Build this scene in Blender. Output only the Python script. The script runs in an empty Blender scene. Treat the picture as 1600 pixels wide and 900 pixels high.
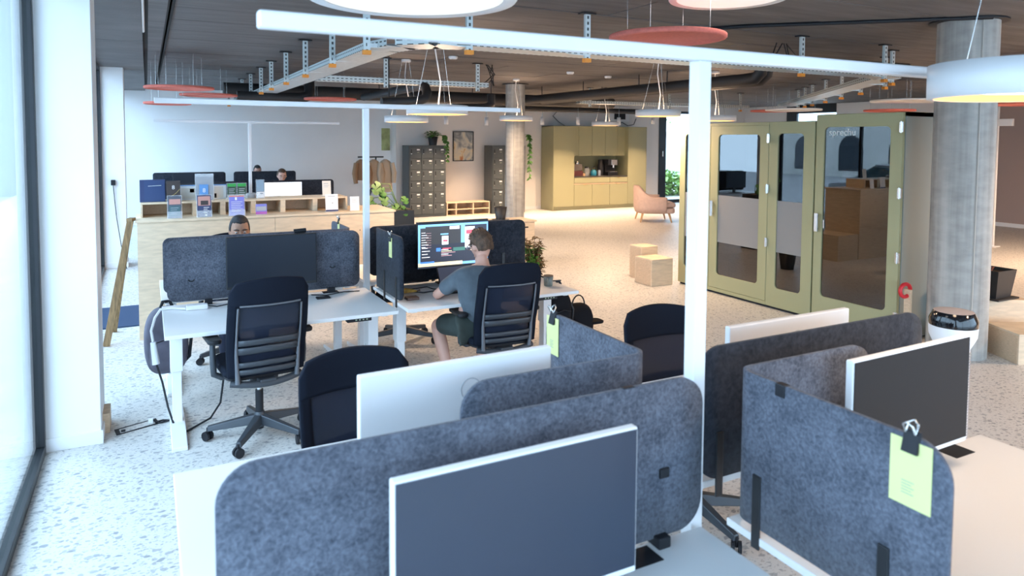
import bpy, bmesh, math, random
from mathutils import Vector, Matrix
random.seed(7)
S = bpy.context.scene
COL = S.collection
PI = math.pi

# ------------------------------------------------------------------ camera
cam_d = bpy.data.cameras.new('camera'); cam = bpy.data.objects.new('camera', cam_d); COL.objects.link(cam)
YAW, PITCH, ROLL = math.radians(27.536), math.radians(3.096), math.radians(0.325)
EYE = Vector((0, 0, 1.95))
fw = Vector((math.sin(YAW)*math.cos(PITCH), math.cos(YAW)*math.cos(PITCH), -math.sin(PITCH)))
r0 = Vector((math.cos(YAW), -math.sin(YAW), 0)); u0 = r0.cross(fw)
r1 = r0*math.cos(ROLL)+u0*math.sin(ROLL); u1 = -r0*math.sin(ROLL)+u0*math.cos(ROLL)
cam.matrix_world = Matrix(((r1.x, u1.x, -fw.x, EYE.x), (r1.y, u1.y, -fw.y, EYE.y), (r1.z, u1.z, -fw.z, EYE.z), (0, 0, 0, 1)))
cam_d.sensor_width = 36; cam_d.lens = 1093.35/1600*36; cam_d.shift_y = -(450-277.1)/1600
cam_d.clip_start = 0.05; cam_d.clip_end = 200
cam_d.dof.use_dof = True; cam_d.dof.focus_distance = 6.0; cam_d.dof.aperture_fstop = 3.2
S.camera = cam

# ------------------------------------------------------------------ world, exposure
W = bpy.data.worlds.new('world'); S.world = W; W.use_nodes = True
bg = W.node_tree.nodes['Background']; bg.inputs[0].default_value = (0.57, 0.735, 1.0, 1); bg.inputs[1].default_value = 6.0
vs = S.view_settings; vs.view_transform = 'Standard'; vs.look = 'None'; vs.gamma = 1; vs.use_curve_mapping = False
vs.exposure = 0.55
S.cycles.max_bounces = 10; S.cycles.diffuse_bounces = 6; S.cycles.glossy_bounces = 5
S.cycles.transparent_max_bounces = 16; S.cycles.transmission_bounces = 6
S.cycles.sample_clamp_indirect = 6.0; S.cycles.caustics_reflective = False; S.cycles.caustics_refractive = False

def portal(loc, rot, sx, sy):                     # tells the renderer where the window openings are
    l = bpy.data.lights.new('window_portal', 'AREA'); l.shape = 'RECTANGLE'; l.size = sx; l.size_y = sy
    l.cycles.is_portal = True
    o = bpy.data.objects.new('window_portal', l); COL.objects.link(o); o.location = loc; o.rotation_euler = rot
portal((-0.75, 1.84, 1.5), (0, -PI/2, 0), 3.0, 6.4)
portal((-0.75, 8.7, 1.5), (0, -PI/2, 0), 3.0, 6.4)
portal((-0.75, 14.9, 1.5), (0, -PI/2, 0), 3.0, 5.2)
portal((5.5, -1.5, 1.5), (PI/2, 0, 0), 11.0, 3.0)
portal((14.85, 17.3, 1.4), (-PI/2, 0, 0), 1.4, 2.9)

WARM = (1.0, 0.67, 0.43)
def lamp_light(parent, loc, radius, power, spread=PI, up=False, color=WARM):
    l = bpy.data.lights.new('lamp_light', 'AREA'); l.shape = 'DISK'; l.size = radius*2; l.energy = power; l.color = color; l.spread = spread
    o = bpy.data.objects.new('lamp_light', l); COL.objects.link(o); o.parent = parent; o.location = loc
    if up: o.rotation_euler = (PI, 0, 0)

# ------------------------------------------------------------------ materials
MATS = {}
def _n(nt, t, **k):
    n = nt.nodes.new(t)
    for a, b in k.items(): setattr(n, a, b)
    return n
def mat(name, col, rough=0.5, metal=0.0, var=0.0, vscale=8.0, stretch=(1, 1, 1), bump=0.0, bscale=60.0, emit=0.0, spec=0.5, detail=4):
    if name in MATS: return MATS[name]
    m = bpy.data.materials.new(name); m.use_nodes = True; nt = m.node_tree; b = nt.nodes['Principled BSDF']
    b.inputs['Base Color'].default_value = (*col, 1); b.inputs['Roughness'].default_value = rough; b.inputs['Metallic'].default_value = metal
    b.inputs['Specular IOR Level'].default_value = spec
    if emit: b.inputs['Emission Color'].default_value = (*col, 1); b.inputs['Emission Strength'].default_value = emit
    if var or bump:
        tc = _n(nt, 'ShaderNodeTexCoord'); mp = _n(nt, 'ShaderNodeMapping'); mp.inputs['Scale'].default_value = stretch
        nt.links.new(tc.outputs['Object'], mp.inputs[0])
    if var:
        no = _n(nt, 'ShaderNodeTexNoise'); no.inputs['Scale'].default_value = vscale; no.inputs['Detail'].default_value = detail
        nt.links.new(mp.outputs[0], no.inputs['Vector'])
        rp = _n(nt, 'ShaderNodeValToRGB'); e = rp.color_ramp.elements
        e[0].position = 0.3; e[1].position = 0.7
        e[0].color = (*[max(0, c*(1-var)) for c in col], 1); e[1].color = (*[min(1, c*(1+var)) for c in col], 1)
        nt.links.new(no.outputs[0], rp.inputs[0]); nt.links.new(rp.outputs[0], b.inputs['Base Color'])
    if bump:
        n2 = _n(nt, 'ShaderNodeTexNoise'); n2.inputs['Scale'].default_value = bscale; n2.inputs['Detail'].default_value = 3
        nt.links.new(mp.outputs[0], n2.inputs['Vector'])
        bp = _n(nt, 'ShaderNodeBump'); bp.inputs['Strength'].default_value = bump; bp.inputs['Distance'].default_value = 0.01
        nt.links.new(n2.outputs[0], bp.inputs['Height']); nt.links.new(bp.outputs[0], b.inputs['Normal'])
    MATS[name] = m; return m
def glass(name, tint, refl, rough=0.0, fres=True):
    m = bpy.data.materials.new(name); m.use_nodes = True; nt = m.node_tree; nt.nodes.clear()
    out = _n(nt, 'ShaderNodeOutputMaterial'); mx = _n(nt, 'ShaderNodeMixShader'); tr = _n(nt, 'ShaderNodeBsdfTransparent'); gl = _n(nt, 'ShaderNodeBsdfGlossy')
    tr.inputs[0].default_value = (*tint, 1); gl.inputs['Roughness'].default_value = rough
    if fres:
        lw = _n(nt, 'ShaderNodeLayerWeight'); lw.inputs[0].default_value = 0.5      # Schlick reflectance of a thin pane
        pw = _n(nt, 'ShaderNodeMath', operation='POWER'); pw.inputs[1].default_value = 5.0; nt.links.new(lw.outputs['Facing'], pw.inputs[0])
        ma = _n(nt, 'ShaderNodeMath', operation='MULTIPLY_ADD'); ma.inputs[1].default_value = 0.96-refl; ma.inputs[2].default_value = 0.03+refl; ma.use_clamp = True
        nt.links.new(pw.outputs[0], ma.inputs[0]); nt.links.new(ma.outputs[0], mx.inputs[0])
    else: mx.inputs[0].default_value = refl
    nt.links.new(tr.outputs[0], mx.inputs[1]); nt.links.new(gl.outputs[0], mx.inputs[2]); nt.links.new(mx.outputs[0], out.inputs[0])
    return m
def film(name, col, alpha, rough=0.5):
    m = bpy.data.materials.new(name); m.use_nodes = True; nt = m.node_tree; b = nt.nodes['Principled BSDF']
    b.inputs['Base Color'].default_value = (*col, 1); b.inputs['Roughness'].default_value = rough; b.inputs['Alpha'].default_value = alpha
    return m
def terrazzo():
    m = bpy.data.materials.new('terrazzo'); m.use_nodes = True; nt = m.node_tree; b = nt.nodes['Principled BSDF']
    tc = _n(nt, 'ShaderNodeTexCoord'); L = nt.links
    def chips(scale, thr, seedoff):
        mp = _n(nt, 'ShaderNodeMapping'); mp.inputs['Location'].default_value = (seedoff, seedoff*2, 0.5); mp.inputs['Rotation'].default_value = (0, 0, seedoff); mp.inputs['Scale'].default_value = (1, 1.35, 1)
        L.new(tc.outputs['Object'], mp.inputs[0])
        no = _n(nt, 'ShaderNodeTexNoise'); no.inputs['Scale'].default_value = scale*1.3; L.new(mp.outputs[0], no.inputs['Vector'])
        ad = _n(nt, 'ShaderNodeMix', data_type='VECTOR'); ad.inputs[0].default_value = 0.04
        L.new(mp.outputs[0], ad.inputs[4]); L.new(no.outputs['Color'], ad.inputs[5])
        v = _n(nt, 'ShaderNodeTexVoronoi'); v.voronoi_dimensions = '2D'; v.inputs['Scale'].default_value = scale; L.new(ad.outputs[1], v.inputs['Vector'])
        sp = _n(nt, 'ShaderNodeSeparateColor'); L.new(v.outputs['Color'], sp.inputs[0])
        mu = _n(nt, 'ShaderNodeMath', operation='MULTIPLY'); L.new(sp.outputs[0], mu.inputs[0]); mu.inputs[1].default_value = thr
        sb = _n(nt, 'ShaderNodeMath', operation='SUBTRACT'); L.new(mu.outputs[0], sb.inputs[0]); L.new(v.outputs['Distance'], sb.inputs[1])
        sc = _n(nt, 'ShaderNodeMath', operation='MULTIPLY'); L.new(sb.outputs[0], sc.inputs[0]); sc.inputs[1].default_value = 14.0; sc.use_clamp = True
        return sc.outputs[0], sp.outputs[1]
    col = None
    base = _n(nt, 'ShaderNodeTexNoise'); base.inputs['Scale'].default_value = 1.2; L.new(tc.outputs['Object'], base.inputs['Vector'])
    rp = _n(nt, 'ShaderNodeValToRGB'); e = rp.color_ramp.elements; e[0].color = (0.62, 0.60, 0.575, 1); e[1].color = (0.70, 0.68, 0.65, 1); L.new(base.outputs[0], rp.inputs[0])
    col = rp.outputs[0]
    for scale, thr, so, dark, amt in ((17, 0.33, 1.7, (0.20, 0.215, 0.24), 0.78), (29, 0.34, 4.1, (0.20, 0.20, 0.21), 0.62), (50, 0.34, 8.3, (0.27, 0.23, 0.20), 0.6)):
        mk, rnd = chips(scale, thr, so)
        r2 = _n(nt, 'ShaderNodeValToRGB'); e = r2.color_ramp.elements; e[0].color = (*dark, 1); e[1].color = (0.42, 0.42, 0.42, 1); L.new(rnd, r2.inputs[0])
        fm = _n(nt, 'ShaderNodeMath', operation='MULTIPLY'); L.new(mk, fm.inputs[0]); fm.inputs[1].default_value = amt
        mx = _n(nt, 'ShaderNodeMix', data_type='RGBA'); L.new(fm.outputs[0], mx.inputs[0]); L.new(col, mx.inputs[6]); L.new(r2.outputs[0], mx.inputs[7]); col = mx.outputs[2]
    L.new(col, b.inputs['Base Color']); b.inputs['Roughness'].default_value = 0.42; b.inputs['Specular IOR Level'].default_value = 0.35
    return m
def felt(name, dark, light, sc=9.0):
    m = bpy.data.materials.new(name); m.use_nodes = True; nt = m.node_tree; b = nt.nodes['Principled BSDF']; L = nt.links
    tc = _n(nt, 'ShaderNodeTexCoord')
    a = _n(nt, 'ShaderNodeTexNoise'); a.inputs['Scale'].default_value = sc; a.inputs['Detail'].default_value = 3; a.inputs['Distortion'].default_value = 0.4
    c = _n(nt, 'ShaderNodeTexNoise'); c.inputs['Scale'].default_value = sc*7; c.inputs['Detail'].default_value = 6; c.inputs['Distortion'].default_value = 0.6
    L.new(tc.outputs['Object'], a.inputs['Vector']); L.new(tc.outputs['Object'], c.inputs['Vector'])
    ad = _n(nt, 'ShaderNodeMath', operation='MULTIPLY_ADD'); L.new(a.outputs[0], ad.inputs[0]); ad.inputs[1].default_value = 0.35; 
    mu = _n(nt, 'ShaderNodeMath', operation='MULTIPLY'); L.new(c.outputs[0], mu.inputs[0]); mu.inputs[1].default_value = 0.65; L.new(mu.outputs[0], ad.inputs[2])
    rp = _n(nt, 'ShaderNodeValToRGB'); e = rp.color_ramp.elements; e[0].position = 0.30; e[1].position = 0.72; e[0].color = (*dark, 1); e[1].color = (*light, 1)
    L.new(ad.outputs[0], rp.inputs[0]); L.new(rp.outputs[0], b.inputs['Base Color']); b.inputs['Roughness'].default_value = 0.95; b.inputs['Specular IOR Level'].default_value = 0.15
    b.inputs['Sheen Weight'].default_value = 0.08
    bp = _n(nt, 'ShaderNodeBump'); bp.inputs['Strength'].default_value = 0.3; bp.inputs['Distance'].default_value = 0.004; L.new(c.outputs[0], bp.inputs['Height']); L.new(bp.outputs[0], b.inputs['Normal'])
    return m
def slotted(name, axis):                          # perforated galvanised steel: rows of stamped slots
    m = bpy.data.materials.new(name); m.use_nodes = True; nt = m.node_tree; b = nt.nodes['Principled BSDF']; L = nt.links
    tc = _n(nt, 'ShaderNodeTexCoord'); sp = _n(nt, 'ShaderNodeSeparateXYZ'); L.new(tc.outputs['Object'], sp.inputs[0])
    def band(src, freq, duty, off=0.0):
        a = _n(nt, 'ShaderNodeMath', operation='MULTIPLY_ADD'); L.new(src, a.inputs[0]); a.inputs[1].default_value = freq; a.inputs[2].default_value = off
        f = _n(nt, 'ShaderNodeMath', operation='FRACT'); L.new(a.outputs[0], f.inputs[0])
        g = _n(nt, 'ShaderNodeMath', operation='LESS_THAN'); L.new(f.outputs[0], g.inputs[0]); g.inputs[1].default_value = duty
        return g.outputs[0]
    if axis == 'Z':
        p = band(sp.outputs[2], 20.0, 0.5)
        aa = _n(nt, 'ShaderNodeMath', operation='ABSOLUTE'); L.new(sp.outputs[0], aa.inputs[0])
        q = _n(nt, 'ShaderNodeMath', operation='LESS_THAN'); L.new(aa.outputs[0], q.inputs[0]); q.inputs[1].default_value = 0.009
        q = q.outputs[0]
    else:
        p = band(sp.outputs[0 if axis == 'X' else 1], 17.0, 0.55); q = band(sp.outputs[2], 28.0, 0.32, 0.1)
    mm = _n(nt, 'ShaderNodeMath', operation='MULTIPLY'); L.new(p, mm.inputs[0]); L.new(q, mm.inputs[1])
    mx = _n(nt, 'ShaderNodeMix', data_type='RGBA'); L.new(mm.outputs[0], mx.inputs[0]); mx.inputs[6].default_value = (0.62, 0.68, 0.68, 1); mx.inputs[7].default_value = (0.06, 0.07, 0.07, 1)
    L.new(mx.outputs[2], b.inputs['Base Color']); b.inputs['Metallic'].default_value = 0.35; b.inputs['Roughness'].default_value = 0.45
    return m
def concrete():
    m = bpy.data.materials.new('board_concrete'); m.use_nodes = True; nt = m.node_tree; b = nt.nodes['Principled BSDF']; L = nt.links
    tc = _n(nt, 'ShaderNodeTexCoord'); mp = _n(nt, 'ShaderNodeMapping'); mp.inputs['Scale'].default_value = (1, 1, 0.05); L.new(tc.outputs['Object'], mp.inputs[0])
    a = _n(nt, 'ShaderNodeTexNoise'); a.inputs['Scale'].default_value = 11; a.inputs['Detail'].default_value = 3; L.new(mp.outputs[0], a.inputs['Vector'])
    mp2 = _n(nt, 'ShaderNodeMapping'); mp2.inputs['Scale'].default_value = (1, 1, 2.2); L.new(tc.outputs['Object'], mp2.inputs[0])
    c = _n(nt, 'ShaderNodeTexNoise'); c.inputs['Scale'].default_value = 7; c.inputs['Detail'].default_value = 4; L.new(mp2.outputs[0], c.inputs['Vector'])
    ad = _n(nt, 'ShaderNodeMath', operation='MULTIPLY_ADD'); L.new(a.outputs[0], ad.inputs[0]); ad.inputs[1].default_value = 0.7
    mu = _n(nt, 'ShaderNodeMath', operation='MULTIPLY'); L.new(c.outputs[0], mu.inputs[0]); mu.inputs[1].default_value = 0.3; L.new(mu.outputs[0], ad.inputs[2])
    rp = _n(nt, 'ShaderNodeValToRGB'); e = rp.color_ramp.elements; e[0].position = 0.34; e[1].position = 0.66; e[0].color = (0.25, 0.245, 0.23, 1); e[1].color = (0.47, 0.46, 0.43, 1)
    L.new(ad.outputs[0], rp.inputs[0]); L.new(rp.outputs[0], b.inputs['Base Color']); b.inputs['Roughness'].default_value = 0.75
    bp = _n(nt, 'ShaderNodeBump'); bp.inputs['Strength'].default_value = 0.35; bp.inputs['Distance'].default_value = 0.01; L.new(ad.outputs[0], bp.inputs['Height']); L.new(bp.outputs[0], b.inputs['Normal'])
    return m
def mesh_cloth(name, col, alpha):                 # see-through chair netting
    m = bpy.data.materials.new(name); m.use_nodes = True; nt = m.node_tree; b = nt.nodes['Principled BSDF']; L = nt.links
    tc = _n(nt, 'ShaderNodeTexCoord'); w = _n(nt, 'ShaderNodeTexWave'); w.bands_direction = 'Z'; w.inputs['Scale'].default_value = 90; L.new(tc.outputs['Object'], w.inputs['Vector'])
    mr = _n(nt, 'ShaderNodeMapRange'); mr.inputs[3].default_value = alpha-0.12; mr.inputs[4].default_value = alpha+0.12; L.new(w.outputs[1], mr.inputs[0]); L.new(mr.outputs[0], b.inputs['Alpha'])
    b.inputs['Base Color'].default_value = (*col, 1); b.inputs['Roughness'].default_value = 0.9; b.inputs['Specular IOR Level'].default_value = 0.12
    return m

WHITE = mat('white_laminate', (0.78, 0.78, 0.78), 0.35)
WMETAL = mat('white_powder_coat', (0.80, 0.80, 0.81), 0.4)
PAINT = mat('white_wall_paint', (0.85, 0.85, 0.85), 0.85, var=0.02, vscale=1.5)
WARMLIT_PAINT = mat('warmlit_wall_paint', (0.76, 0.73, 0.70), 0.85, var=0.02, vscale=1.5)  # white wall with the warm lamplight put into its colour
BLACK = mat('black_plastic', (0.015, 0.016, 0.020), 0.5, spec=0.3)
DARKMETAL = mat('black_metal', (0.02, 0.022, 0.026), 0.4, 0.3)
GRAPH = mat('graphite_plastic', (0.055, 0.063, 0.075), 0.4, 0.2)
GREYRIM = mat('silver_grey_plastic', (0.42, 0.43, 0.45), 0.35, 0.4)
CHAIRF = mat('navy_black_fabric', (0.009, 0.012, 0.021), 0.9, bump=0.2, bscale=400, spec=0.12)
NET = mesh_cloth('chair_netting', (0.018, 0.024, 0.044), 0.82)
SCREEN = mat('matte_black_screen', (0.008, 0.013, 0.024), 0.36, spec=0.4)
SCREENN = mat('screen_blue_reflection', (0.003, 0.012, 0.036), 0.30, spec=0.8)  # blue base stands in for daylight reflected on the near display
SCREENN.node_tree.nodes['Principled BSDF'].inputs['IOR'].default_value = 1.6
SCREENW = mat('dull_brown_black_screen', (0.014, 0.013, 0.014), 0.5, spec=0.2)
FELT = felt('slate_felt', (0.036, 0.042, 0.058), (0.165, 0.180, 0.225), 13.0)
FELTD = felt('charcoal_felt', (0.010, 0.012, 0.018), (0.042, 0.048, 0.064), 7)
PLY = mat('birch_plywood', (0.70, 0.56, 0.40), 0.55, var=0.10, vscale=5, stretch=(1.5, 1.5, 8))
PLYD = mat('plywood_edge', (0.62, 0.46, 0.31), 0.6, var=0.15, vscale=30, stretch=(1, 1, 8))
OAK = mat('weathered_oak', (0.25, 0.155, 0.07), 0.6, var=0.4, vscale=10, stretch=(6, 6, 0.8))
LEGWOOD = mat('beech_leg', (0.58, 0.36, 0.18), 0.45, var=0.1, vscale=12)
OLIVE = mat('olive_lacquer', (0.38, 0.375, 0.21), 0.5)
OLIVE_BLUELIT = mat('olive_shell_bluelit', (0.30, 0.335, 0.31), 0.5)  # booth olive with the bluish light on its sides mixed into the colour
KOLIVE = mat('olive_kitchen_front', (0.31, 0.305, 0.18), 0.5)
CHROME = mat('brushed_steel', (0.75, 0.75, 0.74), 0.25, 0.9)
LOCK = mat('anthracite_steel', (0.068, 0.082, 0.088), 0.45, 0.2)
CEIL = mat('dark_painted_wood_wool', (0.12, 0.112, 0.112), 0.75, var=0.25, vscale=2.5, stretch=(0.5, 3, 1), bump=0.3, bscale=80)
CEILB = mat('ceiling_void', (0.012, 0.012, 0.013), 0.9)
GALV_X, GALV_Y, GALV_Z = slotted('galvanised_slots_along_x', 'X'), slotted('galvanised_slots_along_y', 'Y'), slotted('galvanised_slots_upright', 'Z')
GALV = mat('galvanised_steel', (0.60, 0.64, 0.65), 0.4, 0.4, var=0.12, vscale=20)
ORANGE = mat('orange_end_cap', (0.85, 0.30, 0.03), 0.5)
REDFELT = mat('coral_felt', (0.62, 0.16, 0.12), 0.9, var=0.1, vscale=40)
CONC = concrete()
TERR = terrazzo()
FOIL = None
GLASS = glass('clear_glass', (0.90, 0.96, 0.95), 0.02)
BGLASS = glass('reflective_booth_glass', (0.22, 0.22, 0.23), 0.10)
FROST = film('frosted_band', (0.36, 0.355, 0.35), 0.72, 0.45)
ACRYL = film('clear_acrylic', (0.85, 0.9, 0.95), 0.22, 0.1)
GLOW = mat('lamp_diffuser', (1.0, 0.84, 0.62), 0.5, emit=7.0)
PAPER = mat('white_paper', (0.80, 0.80, 0.80), 0.7)
NOTE = mat('lime_paper', (0.66, 0.68, 0.30), 0.7)
INK = mat('grey_print', (0.35, 0.40, 0.30), 0.8)
PINK = mat('dusty_pink_velvet', (0.64, 0.47, 0.40), 0.8, var=0.06, vscale=20)
SKIN1 = mat('fair_skin', (0.68, 0.38, 0.29), 0.5); SKIN2 = mat('brown_skin', (0.36, 0.19, 0.12), 0.5)
HAIR1 = mat('light_brown_hair', (0.085, 0.045, 0.025), 0.65, var=0.6, vscale=45, stretch=(1, 1, 0.5), bump=0.8, bscale=90)
HAIR2 = mat('black_hair', (0.012, 0.012, 0.015), 0.6, bump=0.6, bscale=150)
SHIRT = mat('slate_grey_jersey', (0.105, 0.13, 0.155), 0.9, var=0.15, vscale=14)
CHAIRRIM = mat('dark_silver_plastic', (0.15, 0.16, 0.18), 0.4, 0.3)
SHORTS = mat('dark_green_cotton', (0.045, 0.060, 0.055), 0.9, var=0.2, vscale=12)
SHIRT2 = mat('navy_jersey', (0.02, 0.025, 0.05), 0.9)
LEAF = mat('fresh_green_leaf', (0.07, 0.19, 0.035), 0.45, var=0.4, vscale=25)
LEAFB = mat('dry_brown_leaf', (0.17, 0.11, 0.05), 0.6, var=0.5, vscale=25)
POT = mat('black_pot', (0.02, 0.02, 0.022), 0.5)
SOIL = mat('soil', (0.04, 0.028, 0.02), 0.95)
MATBLUE = mat('blue_doormat', (0.03, 0.06, 0.13), 0.95, bump=0.4, bscale=300)
BAGF = mat('grey_mauve_nylon', (0.12, 0.115, 0.155), 0.75, var=0.25, vscale=9)
BAGB = mat('black_nylon', (0.010, 0.010, 0.013), 0.85, spec=0.15)

# ------------------------------------------------------------------ mesh helpers
class MB:
    def __init__(s): s.v = []; s.f = []; s.mi = []; s.mats = []; s.cur = 0; s.sm = []; s.smooth = False
    def use(s, m, smooth=None):
        if m not in s.mats: s.mats.append(m)
        s.cur = s.mats.index(m)
        if smooth is not None: s.smooth = smooth
        return s
    def add(s, vs, fs, smooth=None):
        o = len(s.v); s.v += [tuple(v) for v in vs]
        for f in fs: s.f.append(tuple(i+o for i in f)); s.mi.append(s.cur); s.sm.append(s.smooth if smooth is None else smooth)
        return s
    def box(s, x0, y0, z0, x1, y1, z1):
        return s.add([(x0, y0, z0), (x1, y0, z0), (x1, y1, z0), (x0, y1, z0), (x0, y0, z1), (x1, y0, z1), (x1, y1, z1), (x0, y1, z1)],
                     [(0, 3, 2, 1), (4, 5, 6, 7), (0, 1, 5, 4), (1, 2, 6, 5), (2, 3, 7, 6), (3, 0, 4, 7)], False)
    def bar(s, p0, p1, w, h=None, up=(0, 0, 1)):   # rectangular bar between two points
        h = h or w; p0 = Vector(p0); p1 = Vector(p1); d = (p1-p0).normalized(); up = Vector(up)
        if abs(d.dot(up)) > 0.98: up = Vector((1, 0, 0))
        a = d.cross(up).normalized()*w/2; b = a.cross(d).normalized()*h/2
        vs = [p+q for p in (p0, p1) for q in (-a-b, a-b, a+b, -a+b)]
        return s.add(vs, [(0, 1, 2, 3), (7, 6, 5, 4), (0, 4, 5, 1), (1, 5, 6, 2), (2, 6, 7, 3), (3, 7, 4, 0)], False)
    def tube(s, pts, r, n=8, caps=True):
        pts = [Vector(p) for p in pts]; rs = r if isinstance(r, (list, tuple)) else [r]*len(pts)
        vs = []; fs = []; prev = None
        for i, p in enumerate(pts):
            t = ((pts[min(i+1, len(pts)-1)])-(pts[max(i-1, 0)])).normalized()
            if prev is None:
                a = t.cross(Vector((0, 0, 1)) if abs(t.z) < 0.95 else Vector((1, 0, 0))).normalized()
            else:
                a = (prev-t*prev.dot(t)); a = a.normalized() if a.length > 1e-6 else prev
            prev = a; b = t.cross(a)
            for k in range(n):
                q = 2*PI*k/n; vs.append(p+(a*math.cos(q)+b*math.sin(q))*rs[i])
        for i in range(len(pts)-1):
            for k in range(n): fs.append((i*n+k, i*n+(k+1) % n, (i+1)*n+(k+1) % n, (i+1)*n+k))
        s.add(vs, fs, True)
        if caps:
            s.add(vs[:n], [tuple(range(n))[::-1]], False); s.add(vs[-n:], [tuple(range(n))], False)
        return s
    def lathe(s, prof, c=(0, 0, 0), n=24, smooth=True, caps=True):     # prof: (radius, z) bottom to top
        vs = []; fs = []
        for r, z in prof:
            for k in range(n): a = 2*PI*k/n; vs.append((c[0]+r*math.cos(a), c[1]+r*math.sin(a), c[2]+z))
        for i in range(len(prof)-1):
            for k in range(n): fs.append((i*n+k, i*n+(k+1) % n, (i+1)*n+(k+1) % n, (i+1)*n+k))
        s.add(vs, fs, smooth)
        if caps and prof[0][0] > 1e-4: s.add(vs[:n], [tuple(range(n))[::-1]], False)
        if caps and prof[-1][0] > 1e-4: s.add(vs[-n:], [tuple(range(n))], False)
        return s
    def ell(s, c, r, n=14, m=10, fn=None):
        vs = []; fs = []
        for i in range(m+1):
            t = PI*i/m-PI/2
            for k in range(n):
                a = 2*PI*k/n; d = Vector((math.cos(t)*math.cos(a), math.cos(t)*math.sin(a), math.sin(t)))
                if fn: d = fn(d)
                vs.append((c[0]+d[0]*r[0], c[1]+d[1]*r[1], c[2]+d[2]*r[2]))
        for i in range(m):
            for k in range(n): fs.append((i*n+k, i*n+(k+1) % n, (i+1)*n+(k+1) % n, (i+1)*n+k))
        return s.add(vs, fs, True)
    def prism(s, poly, axis, a, b):                # polygon in the two other axes, extruded along axis from a to b
        def P(q, t): return {'X': (t, q[0], q[1]), 'Y': (q[0], t, q[1]), 'Z': (q[0], q[1], t)}[axis]
        n = len(poly); vs = [P(q, a) for q in poly]+[P(q, b) for q in poly]
        return s.add(vs, [tuple(range(n))[::-1], tuple(range(n, 2*n))]+[(i, (i+1) % n, n+(i+1) % n, n+i) for i in range(n)], False)
    def build(s, name, parent=None, world=True, bevel=0.0, seg=2, kind=None, label=None):
        me = bpy.data.meshes.new(name); vs = s.v
        off = Vector((0, 0, 0))
        if parent is not None and world:
            p = parent
            while p is not None: off += p.location; p = p.parent
            vs = [(x-off.x, y-off.y, z-off.z) for x, y, z in vs]
        me.from_pydata(vs, [], s.f)
        for m in s.mats: me.materials.append(m)
        me.polygons.foreach_set('material_index', s.mi); me.polygons.foreach_set('use_smooth', s.sm); me.update()
        bm = bmesh.new(); bm.from_mesh(me); bmesh.ops.recalc_face_normals(bm, faces=bm.faces); bm.to_mesh(me); bm.free()
        o = bpy.data.objects.new(name, me); COL.objects.link(o)
        if parent is not None: o.parent = parent
        if bevel:
            bv = o.modifiers.new('edge', 'BEVEL'); bv.width = bevel; bv.segments = seg; bv.limit_method = 'ANGLE'; bv.angle_limit = math.radians(40)
        if kind: o['kind'] = kind
        if label: o['label'] = label
        return o
def B(m, smooth=False): return MB().use(m, smooth)
def tag(o, label, cat, group=None):
    o['label'] = label; o['category'] = cat
    if group: o['group'] = group
    return o
def thing(name, label, cat, loc, group=None, rz=0):
    o = bpy.data.objects.new(name, None); COL.objects.link(o); o.location = loc; o.rotation_euler = (0, 0, rz); o.empty_display_size = 0.1
    return tag(o, label, cat, group)
def struct(o): o['kind'] = 'structure'; return o
def copy_tree(o, parent=None):
    c = o.copy(); COL.objects.link(c)
    if parent is not None: c.parent = parent
    for ch in list(o.children): copy_tree(ch, c)
    return c
def dup(o, label, loc=None, rz=None, group=None):
    c = copy_tree(o); c['label'] = label
    if loc: c.location = loc
    if rz is not None: c.rotation_euler[2] = rz
    if group: c['group'] = group
    return c
def rrect(x0, y0, x1, y1, r, n=6):
    pts = []
    for cx, cy, a0 in ((x1-r, y1-r, 0), (x0+r, y1-r, 90), (x0+r, y0+r, 180), (x1-r, y0+r, 270)):
        for k in range(n+1): a = math.radians(a0+90*k/n); pts.append((cx+r*math.cos(a), cy+r*math.sin(a)))
    return pts
def frame_mb(mb, axis, outer, inner, r, a, b, n=6):  # flat frame with a rounded window, outer/inner = (u0, v0, u1, v1)
    inn = rrect(*inner, r, n); x0, y0, x1, y1 = outer
    corners = [(x1, y1), (x0, y1), (x0, y0), (x1, y0)]; out = []
    for c in range(4): out += [corners[c]]*(n+1)
    def P(q, t): return {'X': (t, q[0], q[1]), 'Y': (q[0], t, q[1]), 'Z': (q[0], q[1], t)}[axis]
    N = len(inn)
    for t in (a, b):
        vs = [P(q, t) for q in inn]+[P(q, t) for q in corners]; fs = []
        for i in range(N):
            j = (i+1) % N; ci, cj = i//(n+1), j//(n+1)
            if ci == cj: fs.append((i, j, N+ci))
            else: fs.append((i, j, N+cj, N+ci))
        mb.add(vs, fs, False)
    mb.add([P(q, a) for q in inn]+[P(q, b) for q in inn], [(i, (i+1) % N, N+(i+1) % N, N+i) for i in range(N)], False)
    mb.add([P(q, a) for q in corners]+[P(q, b) for q in corners], [(i, (i+1) % 4, 4+(i+1) % 4, 4+i) for i in range(4)], False)
    bmw = bmesh.new()
    return mb
def weld(o, d=0.0004):
    bm = bmesh.new(); bm.from_mesh(o.data); bmesh.ops.remove_doubles(bm, verts=bm.verts, dist=d); bmesh.ops.recalc_face_normals(bm, faces=bm.faces); bm.to_mesh(o.data); bm.free(); return o
def text_mesh(name, body, size, m, loc, rot, parent=None, ext=0.0006):
    cu = bpy.data.curves.new(name, 'FONT'); cu.body = body; cu.size = size; cu.extrude = ext
    o = bpy.data.objects.new(name, cu); COL.objects.link(o); bpy.context.view_layer.update()
    me = bpy.data.meshes.new_from_object(o.evaluated_get(bpy.context.evaluated_depsgraph_get())); bpy.data.objects.remove(o)
    me.materials.clear(); me.materials.append(m)
    o = bpy.data.objects.new(name, me); COL.objects.link(o); o.rotation_euler = rot
    if parent: o.parent = parent; o.location = Vector(loc)-parent.location
    else: o.location = loc
    return o
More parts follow.
